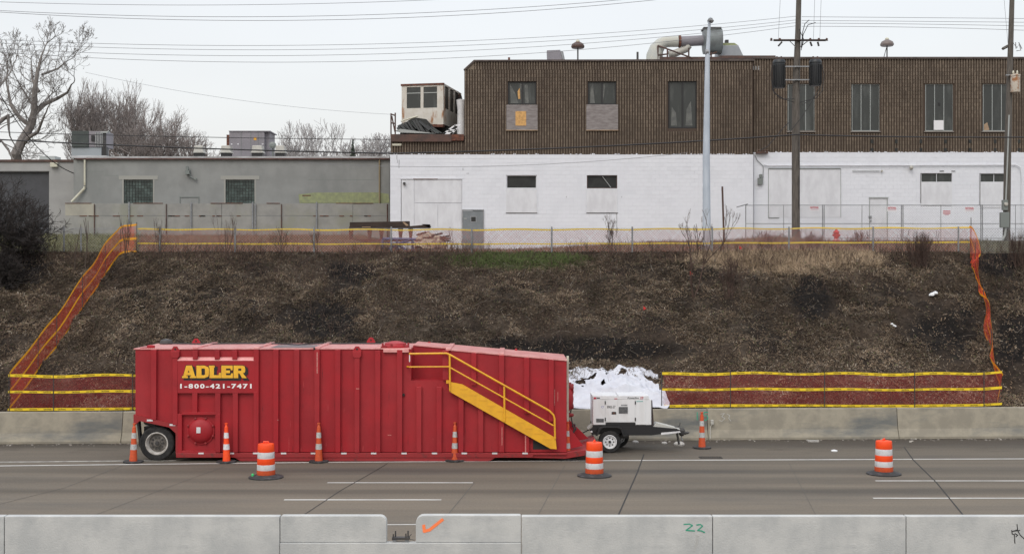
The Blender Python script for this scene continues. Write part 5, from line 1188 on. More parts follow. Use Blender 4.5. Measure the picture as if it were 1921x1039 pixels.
t = thing('discarded_window', 'white window frame leaning on the platform edge beside the brown brick wall', 'window frame', P(848, 252, BD-.02))
for poly in ([(829, 252), (852, 234.5), (856, 234.5), (834, 252)], [(843, 252), (860, 238), (865, 234.5), (848.5, 252)], [(829, 252), (834, 248), (852, 248.5), (849, 252)], [(850, 236), (852, 234), (865, 233.6), (862, 237)], [(838, 245), (841, 243), (857, 243), (853.5, 246)]):
    MB().pprism(poly, BD+.02, .05).build('frame_bar', M['white'], t)

# ---------------------------------------------------------------- grey buildings at the left
GB = 70.0
t = thing('grey_workshop', 'low grey painted workshop with two glass block windows behind the panel wall', 'building', (PX(434, GB), GB, 7.3))
opn = [(232, 287, 337, 381.5), (423, 477.5, 337, 381.5)]
xs_ = [138, 232, 287, 423, 477.5, 731]; 
for i in range(len(xs_)-1):
    if i in (1, 3): MB().pbox(xs_[i], xs_[i+1], 297, 337, GB, .3).build('wall', M['greyb'], t); MB().pbox(xs_[i], xs_[i+1], 381.5, 452, GB, .3).build('wall', M['greyb'], t)
    else: MB().pbox(xs_[i], xs_[i+1], 297, 452, GB, .3).build('wall', M['greyb'], t)
mb = MB(); mb.box(PX(138, GB), PX(138, GB)+.3, GB+.3, GB+14, 7.2, PZ(298, GB)); mb.build('side_wall', M['greyb'], t)
mb = MB(); mb.box(PX(138, GB)-.1, PX(731, GB), GB-.12, GB+14, PZ(297, GB), PZ(294, GB)); mb.build('roof', M['roofm'], t)
MB().pbox(141, 731, 296.6, 299.4, GB-.16, .14).build('fascia', mat('rusty_brown_fascia', (.07, .04, .035), (.12, .07, .06), 4, rough=.8), t)
MB().pbox(126+8, 200, 292, 296, GB+.1, .5).build('roof_edge_curb', M['roofm'], t)
for (a, b, c_, d_) in opn:
    w = MB().pbox(a, b, c_, d_, GB+.17, .03).build('window', M['darksteel'], t, label='glass block window'); nx, ny = 10, 8; mb = MB()
    for i in range(nx):
        for j in range(ny):
            x0_, x1_ = a+(b-a)*i/nx, a+(b-a)*(i+1)/nx; y0_, y1_ = c_+(d_-c_)*j/ny, c_+(d_-c_)*(j+1)/ny
            mb.pbox(x0_+.4, x1_-.4, y0_+.4, y1_-.4, GB+.11+random.uniform(0, .012), .05)
    mb.build('glass_blocks', M['gblock'], w, kind='stuff')
    MB().pbox(a-9, b+9, c_-7, c_, GB-.015, .03).build('lintel', mat('pale_lintel', (.31, .31, .285), rough=.9) if a < 300 else bpy.data.materials['pale_lintel'], w)
    MB().pbox(a-3, a, c_, d_, GB-.01, .2).build('jamb', bpy.data.materials['pale_lintel'], w); MB().pbox(b, b+2.5, c_, d_, GB-.01, .2).build('jamb', bpy.data.materials['pale_lintel'], w)
MB().pprism([(560, 365), (590, 361.5), (708, 361), (729, 364), (731, 381), (562, 381)], GB-.012, .02).build('green_paint_patch', M['lime'], t)
MB().pbox(567, 583, 366, 368, GB-.016, .01).build('rust_spot', M['rust'], t)
MB().pbox(337, 373, 369, 370.5, GB-.03, .04).pbox(337, 338.5, 370, 382, GB-.03, .04).pbox(372, 373.3, 370, 382, GB-.03, .04).build('blocked_opening_frame', M['meter'], t)
MB().pbox(577, 703, 337, 337.8, GB-.004, .01).pbox(165, 195, 321.5, 322.3, GB-.004, .01).pbox(195, 222, 329, 329.8, GB-.004, .01).build('wall_crack', M['meter'], t)
mb = MB(); mb.tube([P(159, 300, GB-.1), P(159, 348, GB-.1)], .055, 8); mb.tube([P(159, 350, GB-.1), P(158, 354, GB-.1), P(134, 379, GB-.3)], .07, 8); mb.build('downspout', M['cream'], t, smooth=True, label='cream downspout with a kicked out foot')
mb = MB(); mb.tube([P(712, 300, GB-.08), P(712, 381, GB-.08)], .045, 8); mb.build('downspout', mat('tan_downspout', (.25, .20, .12), rough=.7), t, smooth=True, label='narrow tan downspout')
mb = MB(); mb.pbox(347, 355, 320, 327, GB-.3, .25); mb.tube([P(351, 312, GB-.2), P(352, 320, GB-.2)], .08, 8); mb.tube([P(355, 322, GB-.15), P(357, 332, GB-.15), P(366, 336, GB-.1)], .035, 6); mb.lathe(P(367, 336, GB-.1), [(.07, 0), (.07, -.06), (0, -.07)], 8, 'y'); mb.build('floodlight', M['meter'], t)
t = thing('panel_wall', 'low wall of grey concrete panels between steel posts in front of the grey workshop', 'wall', (PX(425, 68), 68, 7.2))
WD = 68.
pc = [122, 177, 242, 312, 359, 416, 474, 528, 594, 662, 728]
for i in range(len(pc)-1):
    for (c_, d_) in ((382, 404.6), (405.6, 446)):
        m_ = M['panelw'] if (i < 1 and c_ == 382) else M['panelc']
        MB().pbox(pc[i]+.4, pc[i+1]-.4, c_, d_, WD+random.uniform(-.01, .01), .1).build('panel', m_, t, bevel=.006)
for p_ in (177, 242, 312, 358.5, 474, 479, 528, 594, 727):
    top = 379 if p_ in (242, 358.5, 474, 594) else 383
    mb = MB(); mb.tube([P(p_, top, WD-.05), P(p_, 449, WD-.05)], .028 if p_ in (177, 312, 528) else .045, 6); mb.build('post', M['brownsteel'] if p_ in (177, 312, 528, 727) else M['steel'], t)
mb = MB()
for _ in range(26):
    a = random.uniform(124, 724); mb.pbox(a, a+random.uniform(3, 14), 404.4, 406, WD-.02, .02)
for a, b in ((122, 171), (250, 305), (395, 455), (500, 525), (630, 700)): mb.pbox(a, b, 380.8, 382, WD-.02, .1)
mb.build('rust_stain', M['rust'], t)
G2 = 74.
t = thing('pale_workshop', 'pale grey building with a dark roller door at the far left', 'building', (PX(0, G2), G2, 7.3))
MB().pbox(92, 145, 303, 450, G2, .3).pbox(-400, 92, 303, 322, G2, .3).build('wall', M['greyb2'], t); MB().pbox(-400, 92, 322, 450, G2+.15, .1).build('roller_door', M['doordark'], t)
MB().pbox(-400, 92, 321, 323, G2-.02, .1).build('door_head', M['darksteel'], t); MB().pbox(-400, 146, 299.5, 304, G2-.08, .5).build('fascia', M['brownsteel'], t)
mb = MB(); mb.box(PX(-400, G2), PX(145, G2), G2+.4, G2+12, PZ(303, G2), PZ(299, G2)); mb.build('roof', M['roofm'], t)
mb = MB(); mb.box(PX(-400, G2), PX(145, G2), G2+.3, G2+.4, 7.2, PZ(303, G2)); mb.build('back_wall', M['darksteel'], t)
MB().pbox(94, 107, 305, 313, G2-.25, .25).build('light_box', M['cream'], t)
# roof units of the workshop
zr2 = PZ(294, GB)
t = thing('air_unit', 'dark green grey air conditioning unit with louvred end on the workshop roof corner', 'roof unit', (PX(167, 72), 72, zr2))
MB().pbox(134, 166, 246, 276, 72, 1.4).build('fan_section', M['hvacd'], t, bevel=.02); MB().pbox(166, 199, 246.5, 276, 72.05, 1.35).build('coil_section', M['hvac'], t, bevel=.02); MB().pbox(134, 190, 277, 297, 72.1, 1.3).build('base_curb', mat('blue_grey_sheet', (.28, .31, .33), rough=.6), t)
MB().pbox(171, 177, 254, 265, 71.98, .03).build('access_panel', M['black'], t)
for k in range(6): MB().pbox(179+k*3, 180+k*3, 248, 275, 71.99, .03).build('fin', M['alu'], t)
t = thing('flue_pipe', 'black flue pipe with flat cap beside the corner air unit', 'pipe', (PX(195, 71), 71, zr2)); MB().pprism([(190, 297), (191, 275), (199, 275), (200, 297)], 71, .3).build('flue', M['black'], t); MB().tube([P(196, 276, 71.2), P(196, 249, 71.2)], .1, 8).build('pipe', M['darksteel'], t); MB().pprism([(188, 247.5), (203, 246), (201, 249.5), (190, 249.5)], 71, .4).build('cap', M['alu'], t)
t = thing('air_unit', 'large mauve grey rooftop unit in the middle of the workshop roof', 'roof unit', (PX(467, 73), 73, zr2))
MB().pbox(430, 496, 246.5, 297, 73, 2).build('casing', M['hvac'], t, bevel=.02); MB().pbox(496.3, 506, 247.5, 297, 73.3, 1.6).build('end_section', M['hvac'], t, bevel=.02); MB().pbox(429, 507, 245.5, 247, 72.95, 2.1).build('top_rim', M['hvac'], t)
MB().pbox(476, 481, 258, 263, 72.98, .02).build('warning_label', M['yellow'], t); MB().pbox(425, 430, 253, 275, 73.2, .8).build('hood', M['rust'], t)
for a in (433, 445, 491): MB().pbox(a, a+3, 270, 271.5, 72.98, .02).build('label_plate', M['sign'], t)
for a in (452, 470, 484): MB().pbox(a, a+.6, 248, 292, 72.985, .02).build('panel_seam', M['meter'], t)
for px, w_, lb in ((372, 12, 'cream mushroom vent left of the large rooftop unit, half behind the cable'), (423, 12, 'cream mushroom vent at the left foot of the large rooftop unit'), (482, 13, 'cream mushroom vent in front of the large rooftop unit'), (525, 12, 'small cream mushroom vent right of the large rooftop unit')):
    t = thing('mushroom_vent', lb, 'vent', (PX(px, 71.5), 71.5, zr2), 'cream mushroom vents on the workshop roof')
    MB().pprism([(px-w_, 287), (px-w_+3, 284), (px-w_+4, 273), (px+w_-4, 273), (px+w_-3, 284), (px+w_, 287)], 71.2, .7).build('hood', M['ventp'], t, bevel=.04); MB().pbox(px-w_+3, px+w_-3, 287, 298, 71.3, .5).build('curb', M['black'], t)
t = thing('round_fan', 'small dark round fan right of the large rooftop unit', 'vent', (PX(512, 72), 72, zr2)); mb = MB(); mb.lathe(P(512, 273, 72), [(.2, 0), (.2, -.15), (.08, -.2), (0, -.2)], 12, 'y'); mb.build('fan', M['meter'], t); MB().tube([P(512, 279, 72), P(512, 297, 72)], .05, 6).build('stand', M['meter'], t)
t = thing('roof_box', 'flat white box on the pale building roof at the far left', 'roof unit', (PX(88, 76), 76, PZ(300, 76))); MB().pbox(74, 103, 293, 303, 76, 1).build('box', M['alu'], t)

# ---------------------------------------------------------------- stack of steel and timber at the white wall
t = thing('beam_stack', 'dark steel beam lying on tapered stands in front of the white loading door', 'beam', (PX(715, 60), 60, 6.7))
SDp = 60.
MB().pprism([(656, 417), (768, 415), (768, 424), (656, 425)], SDp, .3).build('beam', M['beam'], t)
MB().pprism([(655, 425), (768, 424.3), (806, 421), (790, 420.5), (808, 424), (806, 427.5), (655, 428)], SDp-.1, .5).build('top_plate', M['beam'], t)
for a in (658, 693, 715, 751, 770):
    MB().pprism([(a-4.5, 428), (a+4.5, 428), (a+1.8, 450), (a-1.8, 450)], SDp, .25).build('stand', M['rust'], t)
MB().pprism([(755, 417), (758, 416), (767, 423), (762, 424)], SDp-.02, .02).build('pale_offcut', M['planks'], t); MB().pbox(679, 695, 425.5, 426.6, SDp-.13, .1).build('pale_offcut', M['planks'], t)
MB().pbox(656, 770, 449, 453, SDp-.1, .4).build('floor_beam', M['rust'], t)
t = thing('blue_frame', 'blue painted steel frame with crossed braces standing behind the chain link fence', 'steel frame', (PX(745, 56), 56, 6.45))
for a, b in (((718, 448), (780, 449)), ((718, 448), (718, 474)), ((774, 449), (774, 474)), ((745, 449), (745, 474)), ((745, 458), (768, 473)), ((745, 458), (722, 472)), ((718, 458), (780, 458)), ((745, 458), (768, 451))):
    mb = MB(); mb.tube([P(*a, 56), P(*b, 56)], .06, 4); mb.build('bar', M['blue'], t)
t = thing('debris_pile', 'heap of crumpled tan sheeting and boards right of the blue frame', 'debris', (PX(805, 58), 58, 6.5))
mb = MB()
ny_, nx_ = 14, 26; vv = []
for j in range(ny_):
    for i in range(nx_):
        u, w = i/(nx_-1), j/(ny_-1); x = PX(775, 58)+(PX(838, 58)-PX(775, 58))*u; y = 57+2*w
        h_ = .72*math.sin(math.pi*min(1, max(0, u*1.02)))**.35*math.sin(math.pi*w)**.5+.55*(float(fbm(x*3, y*3, 3, 61))-.5)
        vv.append((x, y, 6.5+max(0, h_)))
mb.v = vv; mb.f = [(j*nx_+i, j*nx_+i+1, (j+1)*nx_+i+1, (j+1)*nx_+i) for j in range(ny_-1) for i in range(nx_-1)]
mb.build('sheeting', mat('crumpled_tan_sheet', (.42, .33, .24), (.16, .09, .065), 2.6, rough=.8, lo=.45, hi=.58), t)
for k in range(12):
    a = random.uniform(778, 830); b = random.uniform(440, 462); mb = MB(); mb.tube([P(a, b, 57.3), P(a+random.uniform(8, 26), b+random.uniform(-6, 6), 57.5)], .045, 4); mb.build('board', M['beam'] if k % 2 else M['rust'], t)

# ---------------------------------------------------------------- poles
t = thing('light_pole', 'tall pale grey tapered steel lamp pole rising from the top of the bank', 'lamp pole', (PX(1325, 50.6), 50.6, 6.1))
LD = 50.6
mb = MB(); mb.tube([P(1326, 460, LD), P(1325, 300, LD), P(1327, 110, LD), P(1331, 40, LD)], [.165, .145, .095, .055], 12); mb.build('shaft', M['polesteel'], t, smooth=True)
mb = MB(); mb.pprism([(1318, 460), (1334, 460), (1336, 476), (1317, 476)], LD-.2, .4); mb.build('transformer_base', M['steel'], t, bevel=.02)
mb = MB(); mb.tube([P(1331, 42, LD), P(1331, 36, LD), P(1334, 34, LD)], .05, 8); mb.build('bracket_arm', M['polesteel'], t)
mb = MB(); mb.pprism([(1330, 34), (1336, 33.5), (1340, 40), (1331, 39)], LD-.3, .5); mb.build('lamp_head', M['steel'], t, bevel=.02)
mb = MB(); mb.tube([P(1323, 98, LD), P(1329, 98, LD)], .12, 10); mb.build('band', M['steel'], t)
t = thing('steel_post', 'thin leaning rusty brown post standing right of the pale lamp pole', 'post', (PX(1357, 56), 56, 6.7)); MB().tube([P(1355, 350, 56), P(1358.5, 458, 56)], .045, 6).build('post', M['brownsteel'], t)
UD = 58.0
t = thing('utility_pole', 'dark wooden utility pole with crossarm and two black transformers', 'utility pole', (PX(1493, UD), UD, 6.9))
MB().tube([P(1493, 450, UD), P(1493, 300, UD), P(1493, 180, UD), P(1497, 60, UD), P(1500, -60, UD)], [.19, .19, .18, .13, .115], 12).build('shaft', M['wood'], t, smooth=True)
MB().tube([P(1451, 76, UD-.2), P(1549, 76, UD-.2)], .05, 4).build('crossarm', M['beam'], t)
for a, b in (((1481, 77), (1492, 88)), ((1516, 77), (1502, 88))): MB().tube([P(*a, UD-.22), P(*b, UD-.16)], .02, 4).build('brace', M['steel'], t)
for a, b, c_ in ((1467, 79, 1460), (1520, 79, 1523), (1534, 79, 1536)): MB().tube([P(a, b, UD-.25), P(c_, b+8, UD-.25)], .045, 6).build('fuse_cutout', M['darksteel'], t)
for a in (1447, 1551, 1536, 1520, 1463): 
    mb = MB(); mb.lathe(P(a, 77, UD-.2), [(.05, 0), (.07, .03), (.04, .06), (.06, .09), (.02, .13)], 8); mb.build('insulator', M['brownsteel'], t)
for k, (a, b, c_, d_) in enumerate(((1450, 1473, 113, 166), (1518, 1541, 113, 162))):
    x = PX((a+b)/2, UD-.1); r_ = (PX(b, UD)-PX(a, UD))/2; z0, z1 = PZ(d_, UD), PZ(c_, UD)
    mb = MB(); mb.lathe((x, UD-.1, z0), [(r_*.9, 0), (r_*.96, .04), (r_*.96, (z1-z0)*.86), (r_*1.04, (z1-z0)*.87), (r_*1.04, (z1-z0)*.92), (r_*.8, z1-z0), (0, (z1-z0)*1.02)], 18); tr = mb.build('transformer', mat('black_transformer_enamel', (.014, .017, .020), rough=.45) if k == 0 else bpy.data.materials['black_transformer_enamel'], t, smooth=True)
    for j in range(9):
        an = math.pi+j*math.pi/8; mb = MB(); q_ = Vector((x+r_*math.cos(an), UD-.1+r_*math.sin(an), 0)); mb.box(q_.x-.012, q_.x+.012, q_.y-.03, q_.y+.03, z0+.1, z0+(z1-z0)*.8); mb.build('cooling_fin', M['black'], tr)
    for j in (-1, 1): mb = MB(); mb.lathe((x+j*.1, UD-.1, z1), [(.04, 0), (.05, .05), (.03, .1), (.04, .15)], 7); mb.build('bushing', M['brownsteel'], tr)
for zz in (125, 150): MB().pbox(1473, 1518, zz-1, zz+1, UD-.26, .08).build('mounting_bar', M['steel'], t)
for pts in ([(1449, 120), (1446, 140), (1450, 170), (1462, 184), (1490, 192)], [(1448, 150), (1452, 175), (1470, 186), (1490, 186)], [(1541, 120), (1546, 140), (1543, 170), (1532, 184), (1500, 192)], [(1540, 160), (1530, 180), (1505, 198), (1502, 190)], [(1499, 55), (1508, 75), (1504, 90)], [(1518, 38), (1510, 45), (1506, 60), (1503, 90)], [(1530, 43), (1516, 47), (1507, 65), (1503, 95)], [(1485, 225), (1470, 240), (1440, 275), (1425, 283)], [(1530, 165), (1527, 185), (1500, 225), (1480, 250)]):
    n = 5; mb = MB(); mb.tube([P(*p, UD-.3) for p in pts], .018, 5); mb.build('drop_cable', M['wire'], t)
for zz in (110, 250, 330): MB().tube([P(1500 if zz < 200 else 1499, zz, UD-.19), P(1500 if zz < 200 else 1499, zz+60, UD-.19)], .02, 5).build('riser', M['darksteel'], t)
t = thing('utility_pole', 'weathered wooden pole at the right edge with rusty transformer and meter boxes', 'utility pole', (PX(1888, UD), UD, 7.0))
MB().tube([P(1888, 452, UD), P(1890, 300, UD), P(1894, 150, UD), P(1898.5, 0, UD), P(1899, -60, UD)], [.17, .16, .135, .11, .1], 12).build('shaft', M['wood'], t, smooth=True)
MB().tube([P(1881, 92, UD-.2), P(1900, 82, UD+.4)], .07, 4).build('crossarm', M['wood'], t)
mb = MB(); x = PX(1903, UD-.2); mb.lathe((x, UD-.3, PZ(174, UD-.2)), [(.2, 0), (.21, .04), (.21, .72), (.23, .74), (.23, .8), (.1, .84)], 16); tr = mb.build('transformer', M['amber'], t, smooth=True)
for j in (-1, 1): mb = MB(); mb.lathe((x+j*.09, UD-.3, PZ(141, UD)), [(.03, 0), (.05, .06), (.02, .16)], 7); mb.build('bushing', M['cream'], tr)
MB().pbox(1888, 1900, 140, 142, UD-.25, .1).build('mounting_bar', M['steel'], t)
for pts in ([(1903, 84), (1908, 90), (1912, 83), (1915, 95), (1907, 96)], [(1905, 80), (1906, 92)], [(1911, 80), (1917, 92)]): MB().tube([P(*p, UD-.2) for p in pts], .02, 5).build('insulator_wire', M['thinwire'], t)
MB().tube([P(1893, 216, UD-.2), P(1890, 300, UD-.22), P(1887, 375, UD-.24)], .035, 7).build('conduit', M['alu'], t)
MB().pbox(1882, 1891, 375, 394, UD-.4, .2).build('meter_box', M['meter'], t); mb = MB(); mb.lathe(P(1887, 383, UD-.41), [(.09, 0), (.08, -.07), (0, -.08)], 12, 'y'); mb.build('meter_dial', M['ventp'], t)
MB().pbox(1878, 1894, 398, 427, UD-.42, .22).build('switch_box', M['meter'], t, bevel=.02); MB().tube([P(1887, 427, UD-.3), P(1885, 442, UD-.3), P(1881, 450, UD-.3)], .05, 7).build('conduit', M['alu'], t)

# ---------------------------------------------------------------- wires
def wire(label, pts, D, r, m_='thinwire', D2_=None, cat='cable'):
    pts = sorted(pts); xs_ = np.array([p[0] for p in pts]); ys_ = np.array([p[1] for p in pts]); n = 40
    X = np.linspace(xs_[0], xs_[-1], n)
    if len(pts) == 3: c_ = np.polyfit(xs_, ys_, 2); Y = np.polyval(c_, X)
    elif len(pts) > 3 and label.startswith('~'): Y = np.interp(X, xs_, ys_)
    else: Y = np.interp(X, xs_, ys_)
    Ds = np.linspace(D, D2_ or D, n); mb = MB(); mb.tube([P(x, y, d_) for x, y, d_ in zip(X, Y, Ds)], r, 4); return tag(mb.build('overhead_wire', M[m_]), label, cat, 'overhead wires')
wire('topmost thin overhead wire leaving the top edge left of centre', [(-60, 2), (400, 10), (900, -4)], 45, .008)
wire('second thin overhead wire from the top, passing above the cabin', [(-60, 17), (400, 32), (1190, -2)], 46, .009)
wire('third thin overhead wire from the top, just below its neighbour', [(-60, 19), (450, 39), (1270, -4)], 46, .009)
for k, (l_, c_, m2, r_) in enumerate((((-60, 72), (500, 86), (1000, 70), 31), ((-60, 78), (500, 94), (1000, 78), 38), ((-60, 88), (500, 105), (1000, 89), 43), ((-60, 94), (500, 117), (1000, 100), 49))):
    nm = ['highest', 'second', 'third', 'lowest'][k]
    wire(nm+' of the four long parallel wires running left from the utility pole', [l_, (460, c_[1]), (1494, r_)], 52, .009, D2_=UD)
    wire(nm+' of the four wires running right from the transformer pole to the right edge', [(1504, r_+1), (1700, r_+2.5), (1990, [36, 43, 51, 60][k])], UD, .010)
for k, (a, b) in enumerate(((1455, 37.5), (1478, 43), (1462, 49))): 
    pass
wire('heavy black cable sagging across the picture in front of both buildings', [(-60, 259), (360, 278), (735, 288)], 57, .030, 'wire')
wire('heavy black cable rising from the grey workshop to the transformer pole', [(735, 288), (1100, 276), (1493, 253)], 57, .030, 'wire')
wire('heavy black cable between the two utility poles', [(1493, 253), (1700, 257), (1990, 257)], 57.5, .028, 'wire')
wire('thinner dark cable above the heavy one on the left', [(-60, 246), (350, 257), (733, 262)], 57, .015, 'wire')
wire('faint slanting wire in the sky ending at the cabin roof', [(160, 136), (440, 187), (735, 215)], 75, .008, 'thinwire')
wire('service cable drooping to the pale workshop at the far left', [(-30, 120), (40, 240), (138, 325)], 62, .028, 'wire', 70)
wire('thin cable over the white wall of the left building wing', [(560, 305), (850, 313), (1290, 287)], 64, .010, 'thinwire')
for k, (a, b) in enumerate((((1460, 76), (1464.6, -20)), ((1526, 74), (1529, -20)), ((1538, 74), (1541, -20)), ((1891, 84), (1882, -20)))):
    mb = MB(); mb.tube([P(*a, UD-.2), P(*b, UD-.2)], .008, 4); tag(mb.build('tap_wire', M['thinwire']), ['thin tap wire rising from the left end of the crossarm', 'thin tap wire rising just right of the transformer pole', 'thin tap wire rising from the right end of the crossarm', 'thin tap wire beside the weathered pole at the right edge'][k], 'cable')
# ---------------------------------------------------------------- hydrant
hp_ = hit(1569, 449, 50, 64); hx, hy, hz = PX(1569, 58.5), 58.5, PZ(452, 58.5)
t = thing('fire_hydrant', 'red fire hydrant standing before the temporary fence', 'hydrant', (hx, hy, hz))
mb = MB(); mb.lathe((hx, hy, hz), [(.17, 0), (.17, .05), (.11, .06), (.11, .36), (.15, .37), (.15, .41), (.12, .44), (.04, .52), (.03, .56)], 14); mb.build('barrel', M['hydrant'], t, smooth=True)
for s_ in (-1, 1): mb = MB(); mb.lathe((hx+s_*.1, hy, hz+.27), [(.055, 0), (.055, s_*.08), (0, s_*.09)], 8, 'x'); mb.build('nozzle_cap', M['hydrant'], t)
mb = MB(); mb.lathe((hx, hy-.1, hz+.24), [(.075, 0), (.075, -.07), (0, -.08)], 10, 'y'); mb.build('pumper_cap', M['hydrant'], t)
mb = MB(); mb.lathe((hx, hy, hz), [(.175, .05), (.175, .08)], 12); mb.build('white_ring', M['white'], t)

# ---------------------------------------------------------------- vegetation
def mesh_segments(name, segs, m_, parent=None, kind=None, label=None, cat=None):
    # segs: array of p0(3) p1(3) r0 r1 ; three sided prisms
    s_ = np.array(segs, float); p0, p1, r0_, r1_ = s_[:, :3], s_[:, 3:6], s_[:, 6:7], s_[:, 7:8]
    d = p1-p0; L = np.linalg.norm(d, axis=1, keepdims=True)+1e-9; d = d/L
    ref = np.where(np.abs(d[:, 2:3]) < .9, np.array([[0, 0, 1.]]), np.array([[1., 0, 0]]))
    a = np.cross(d, ref); a /= np.linalg.norm(a, axis=1, keepdims=True)+1e-9; b = np.cross(d, a)
    V = []
    for P0, rr_ in ((p0, r0_), (p1, r1_)):
        for k in range(3):
            t_ = 2*math.pi*k/3; V.append(P0+(a*math.cos(t_)+b*math.sin(t_))*rr_)
    V = np.stack(V, 1); n = len(s_); V = V.reshape(-1, 3); k = np.arange(n)[:, None]*6
    Fc = np.concatenate([k+np.array([[0, 1, 4, 3]]), k+np.array([[1, 2, 5, 4]]), k+np.array([[2, 0, 3, 5]])], 0)
    me = bpy.data.meshes.new(name); o0 = np.array(ORG[parent.name]) if parent is not None else 0
    V = V-o0
    me.vertices.add(len(V)); me.vertices.foreach_set('co', V.astype(np.float32).ravel())
    me.loops.add(len(Fc)*4); me.loops.foreach_set('vertex_index', Fc.astype(np.int32).ravel())
    me.polygons.add(len(Fc)); me.polygons.foreach_set('loop_start', (np.arange(len(Fc))*4).astype(np.int32)); me.update(calc_edges=True)
    me.materials.append(m_); o = bpy.data.objects.new(name, me); COL.objects.link(o)
    if parent is not None: o.parent = parent
    if kind: o['kind'] = kind
    if label: o['label'] = label
    if cat: o['category'] = cat
    return o
def grow(rng, p, d, L, r, depth, out, up=.15, spread=.6, shrink=.78, kids=(2, 3), wig=.18, nseg=3, rmin=.006, side=.55):
    # a wandering branch that forks
    q_ = p.copy()
    for k in range(nseg):
        d = (d+Vector((rng.gauss(0, wig), rng.gauss(0, wig), rng.gauss(0, wig)+up*.3))).normalized()
        q2 = q_+d*(L/nseg); ra = max(rmin, r*(1-.35*k/nseg)); rb = max(rmin, r*(1-.35*(k+1)/nseg))
        out.append((*q_, *q2, ra, rb, depth)); 
        if depth > 0 and k > 0 and rng.random() < side:
            dd = (d+Vector((rng.gauss(0, 1), rng.gauss(0, 1), rng.gauss(0, .6)+up))*spread).normalized(); grow(rng, q2, dd, L*shrink*rng.uniform(.6, .9), rb*.55, depth-1, out, up, spread, shrink, kids, wig, nseg, rmin, side)
        q_ = q2
    if depth <= 0: return
    for _ in range(rng.randint(*kids)):
        dd = (d+Vector((rng.gauss(0, 1), rng.gauss(0, 1), rng.gauss(0, .7)+up))*spread*.8).normalized()
        grow(rng, q_, dd, L*shrink*rng.uniform(.8, 1.1), r*.62, depth-1, out, up, spread, shrink, kids, wig, nseg, rmin, side)
def tree(label, px, D, top_py, base_z, r, mats, seed, depth=6, lean=(0, 0), spread=.6, up=.2, fork=1, L0=None, shrink=.8, rmin=.012, wig=.16, trunk_frac=.22, side=.4, kids=(2, 2), group='bare trees behind the buildings'):
    rng = random.Random(seed); x = PX(px, D); zt = PZ(top_py, D); Ht = zt-base_z
    t = thing('bare_tree', label, 'tree', (x, D, base_z), group); best = None
    segs = []; d = Vector((lean[0], lean[1], 1)).normalized()
    # target size by scaling afterwards
    p = Vector((0, 0, 0)); trunk = []
    q_ = p
    Lt = 1.*trunk_frac*10
    for k in range(4):
        d2 = (d+Vector((rng.gauss(0, .05), rng.gauss(0, .05), 0))).normalized(); q2 = q_+d2*Lt/4; trunk.append((*q_, *q2, 1-.1*k, .9-.1*k, 9)); q_ = q2
    for f_ in range(fork):
        a_ = 2*math.pi*f_/max(1, fork)+rng.uniform(0, 1.5); dd = (d+Vector((math.cos(a_), math.sin(a_), 0))*(.45 if fork > 1 else .1)).normalized()
        grow(rng, q_, dd, (L0 or 2.2), .6 if fork > 1 else .75, depth, segs, up, spread, shrink, kids, wig, 3, rmin, side)
    A = np.array(trunk+segs); sc = Ht/max(A[:, 5].max(), A[:, 2].max())
    A[:, :6] *= sc
    R_ = A[:, 6:8]*r; R_ = np.maximum(R_, rmin); A[:, 6:8] = R_
    A[:, :3] += np.array([x, D, base_z]); A[:, 3:6] += np.array([x, D, base_z])
    nt_ = 4; big = np.concatenate([np.ones(nt_, bool), A[nt_:, 8] >= depth-1])
    mesh_segments('trunk', A[big][:, :8], mats[0], t); mesh_segments('crown', A[~big][:, :8], mats[1], t)
    return t
def limb_tree(label, D, base_z, limbs, seed, m_, name_group=None):
    # limbs: lists of (column, row, radius) laid out at distance D; twigs grow from them
    rng = random.Random(seed); x0 = limbs[0][0]; t = thing('bare_tree', label, 'tree', (PX(x0[0], D), D, base_z), name_group); tr = MB(); segs = []
    for li, lb in enumerate(limbs):
        yy = 0; pts = []
        for k, (a, b_, r_) in enumerate(lb): yy += rng.gauss(0, .5) if k else 0; p = P(a, b_, D); pts.append(Vector((p.x, D+yy, p.z)))
        mb = MB() if li else tr; mb.tube(pts, [q[2] for q in lb], 8, False); mb.build('trunk' if li == 0 else 'limb', m_, t, smooth=True)
        for k in range(1 if li else 2, len(pts)):
            seg = pts[k]-pts[k-1]; d = seg.normalized(); r_ = lb[k][2]
            n = max(1, int(seg.length/.65))
            for j in range(n):
                q_ = pts[k-1]+seg*((j+rng.random())/n); dd = (d*.7+Vector((rng.gauss(0, .75), rng.gauss(0, .75), rng.gauss(.15, .5)))).normalized()
                grow(rng, q_, dd, rng.uniform(.8, 1.7), min(.05, r_*.5), 4, segs, .18, .6, .74, (2, 2), .17, 3, .010, .38)
        grow(rng, pts[-1], (pts[-1]-pts[-2]).normalized(), 1.15, lb[-1][2], 5, segs, .2, .5, .76, (2, 2), .15, 3, .010, .4)
    mesh_segments('crown', np.array(segs)[:, :8], m_, t)
limb_tree('tall bare tree with forked pale trunk rising behind the pale workshop at the left', 95, 7.3, [
    [(32, 310, .42), (36, 290, .38), (45, 266, .34), (57, 236, .30), (66, 210, .25), (73, 172, .19), (79, 138, .13), (84, 108, .08)],
    [(66, 212, .2), (82, 195, .17), (100, 182, .13), (122, 172, .09), (138, 160, .05)], [(42, 272, .17), (62, 262, .15), (82, 250, .12), (104, 224, .07)],
    [(57, 236, .18), (40, 222, .16), (22, 198, .12), (8, 160, .08)], [(73, 172, .12), (58, 150, .1), (48, 125, .06)], [(79, 140, .09), (100, 125, .07), (120, 112, .04)], [(66, 205, .1), (50, 185, .08), (38, 160, .05)]], 11, M['bark'])
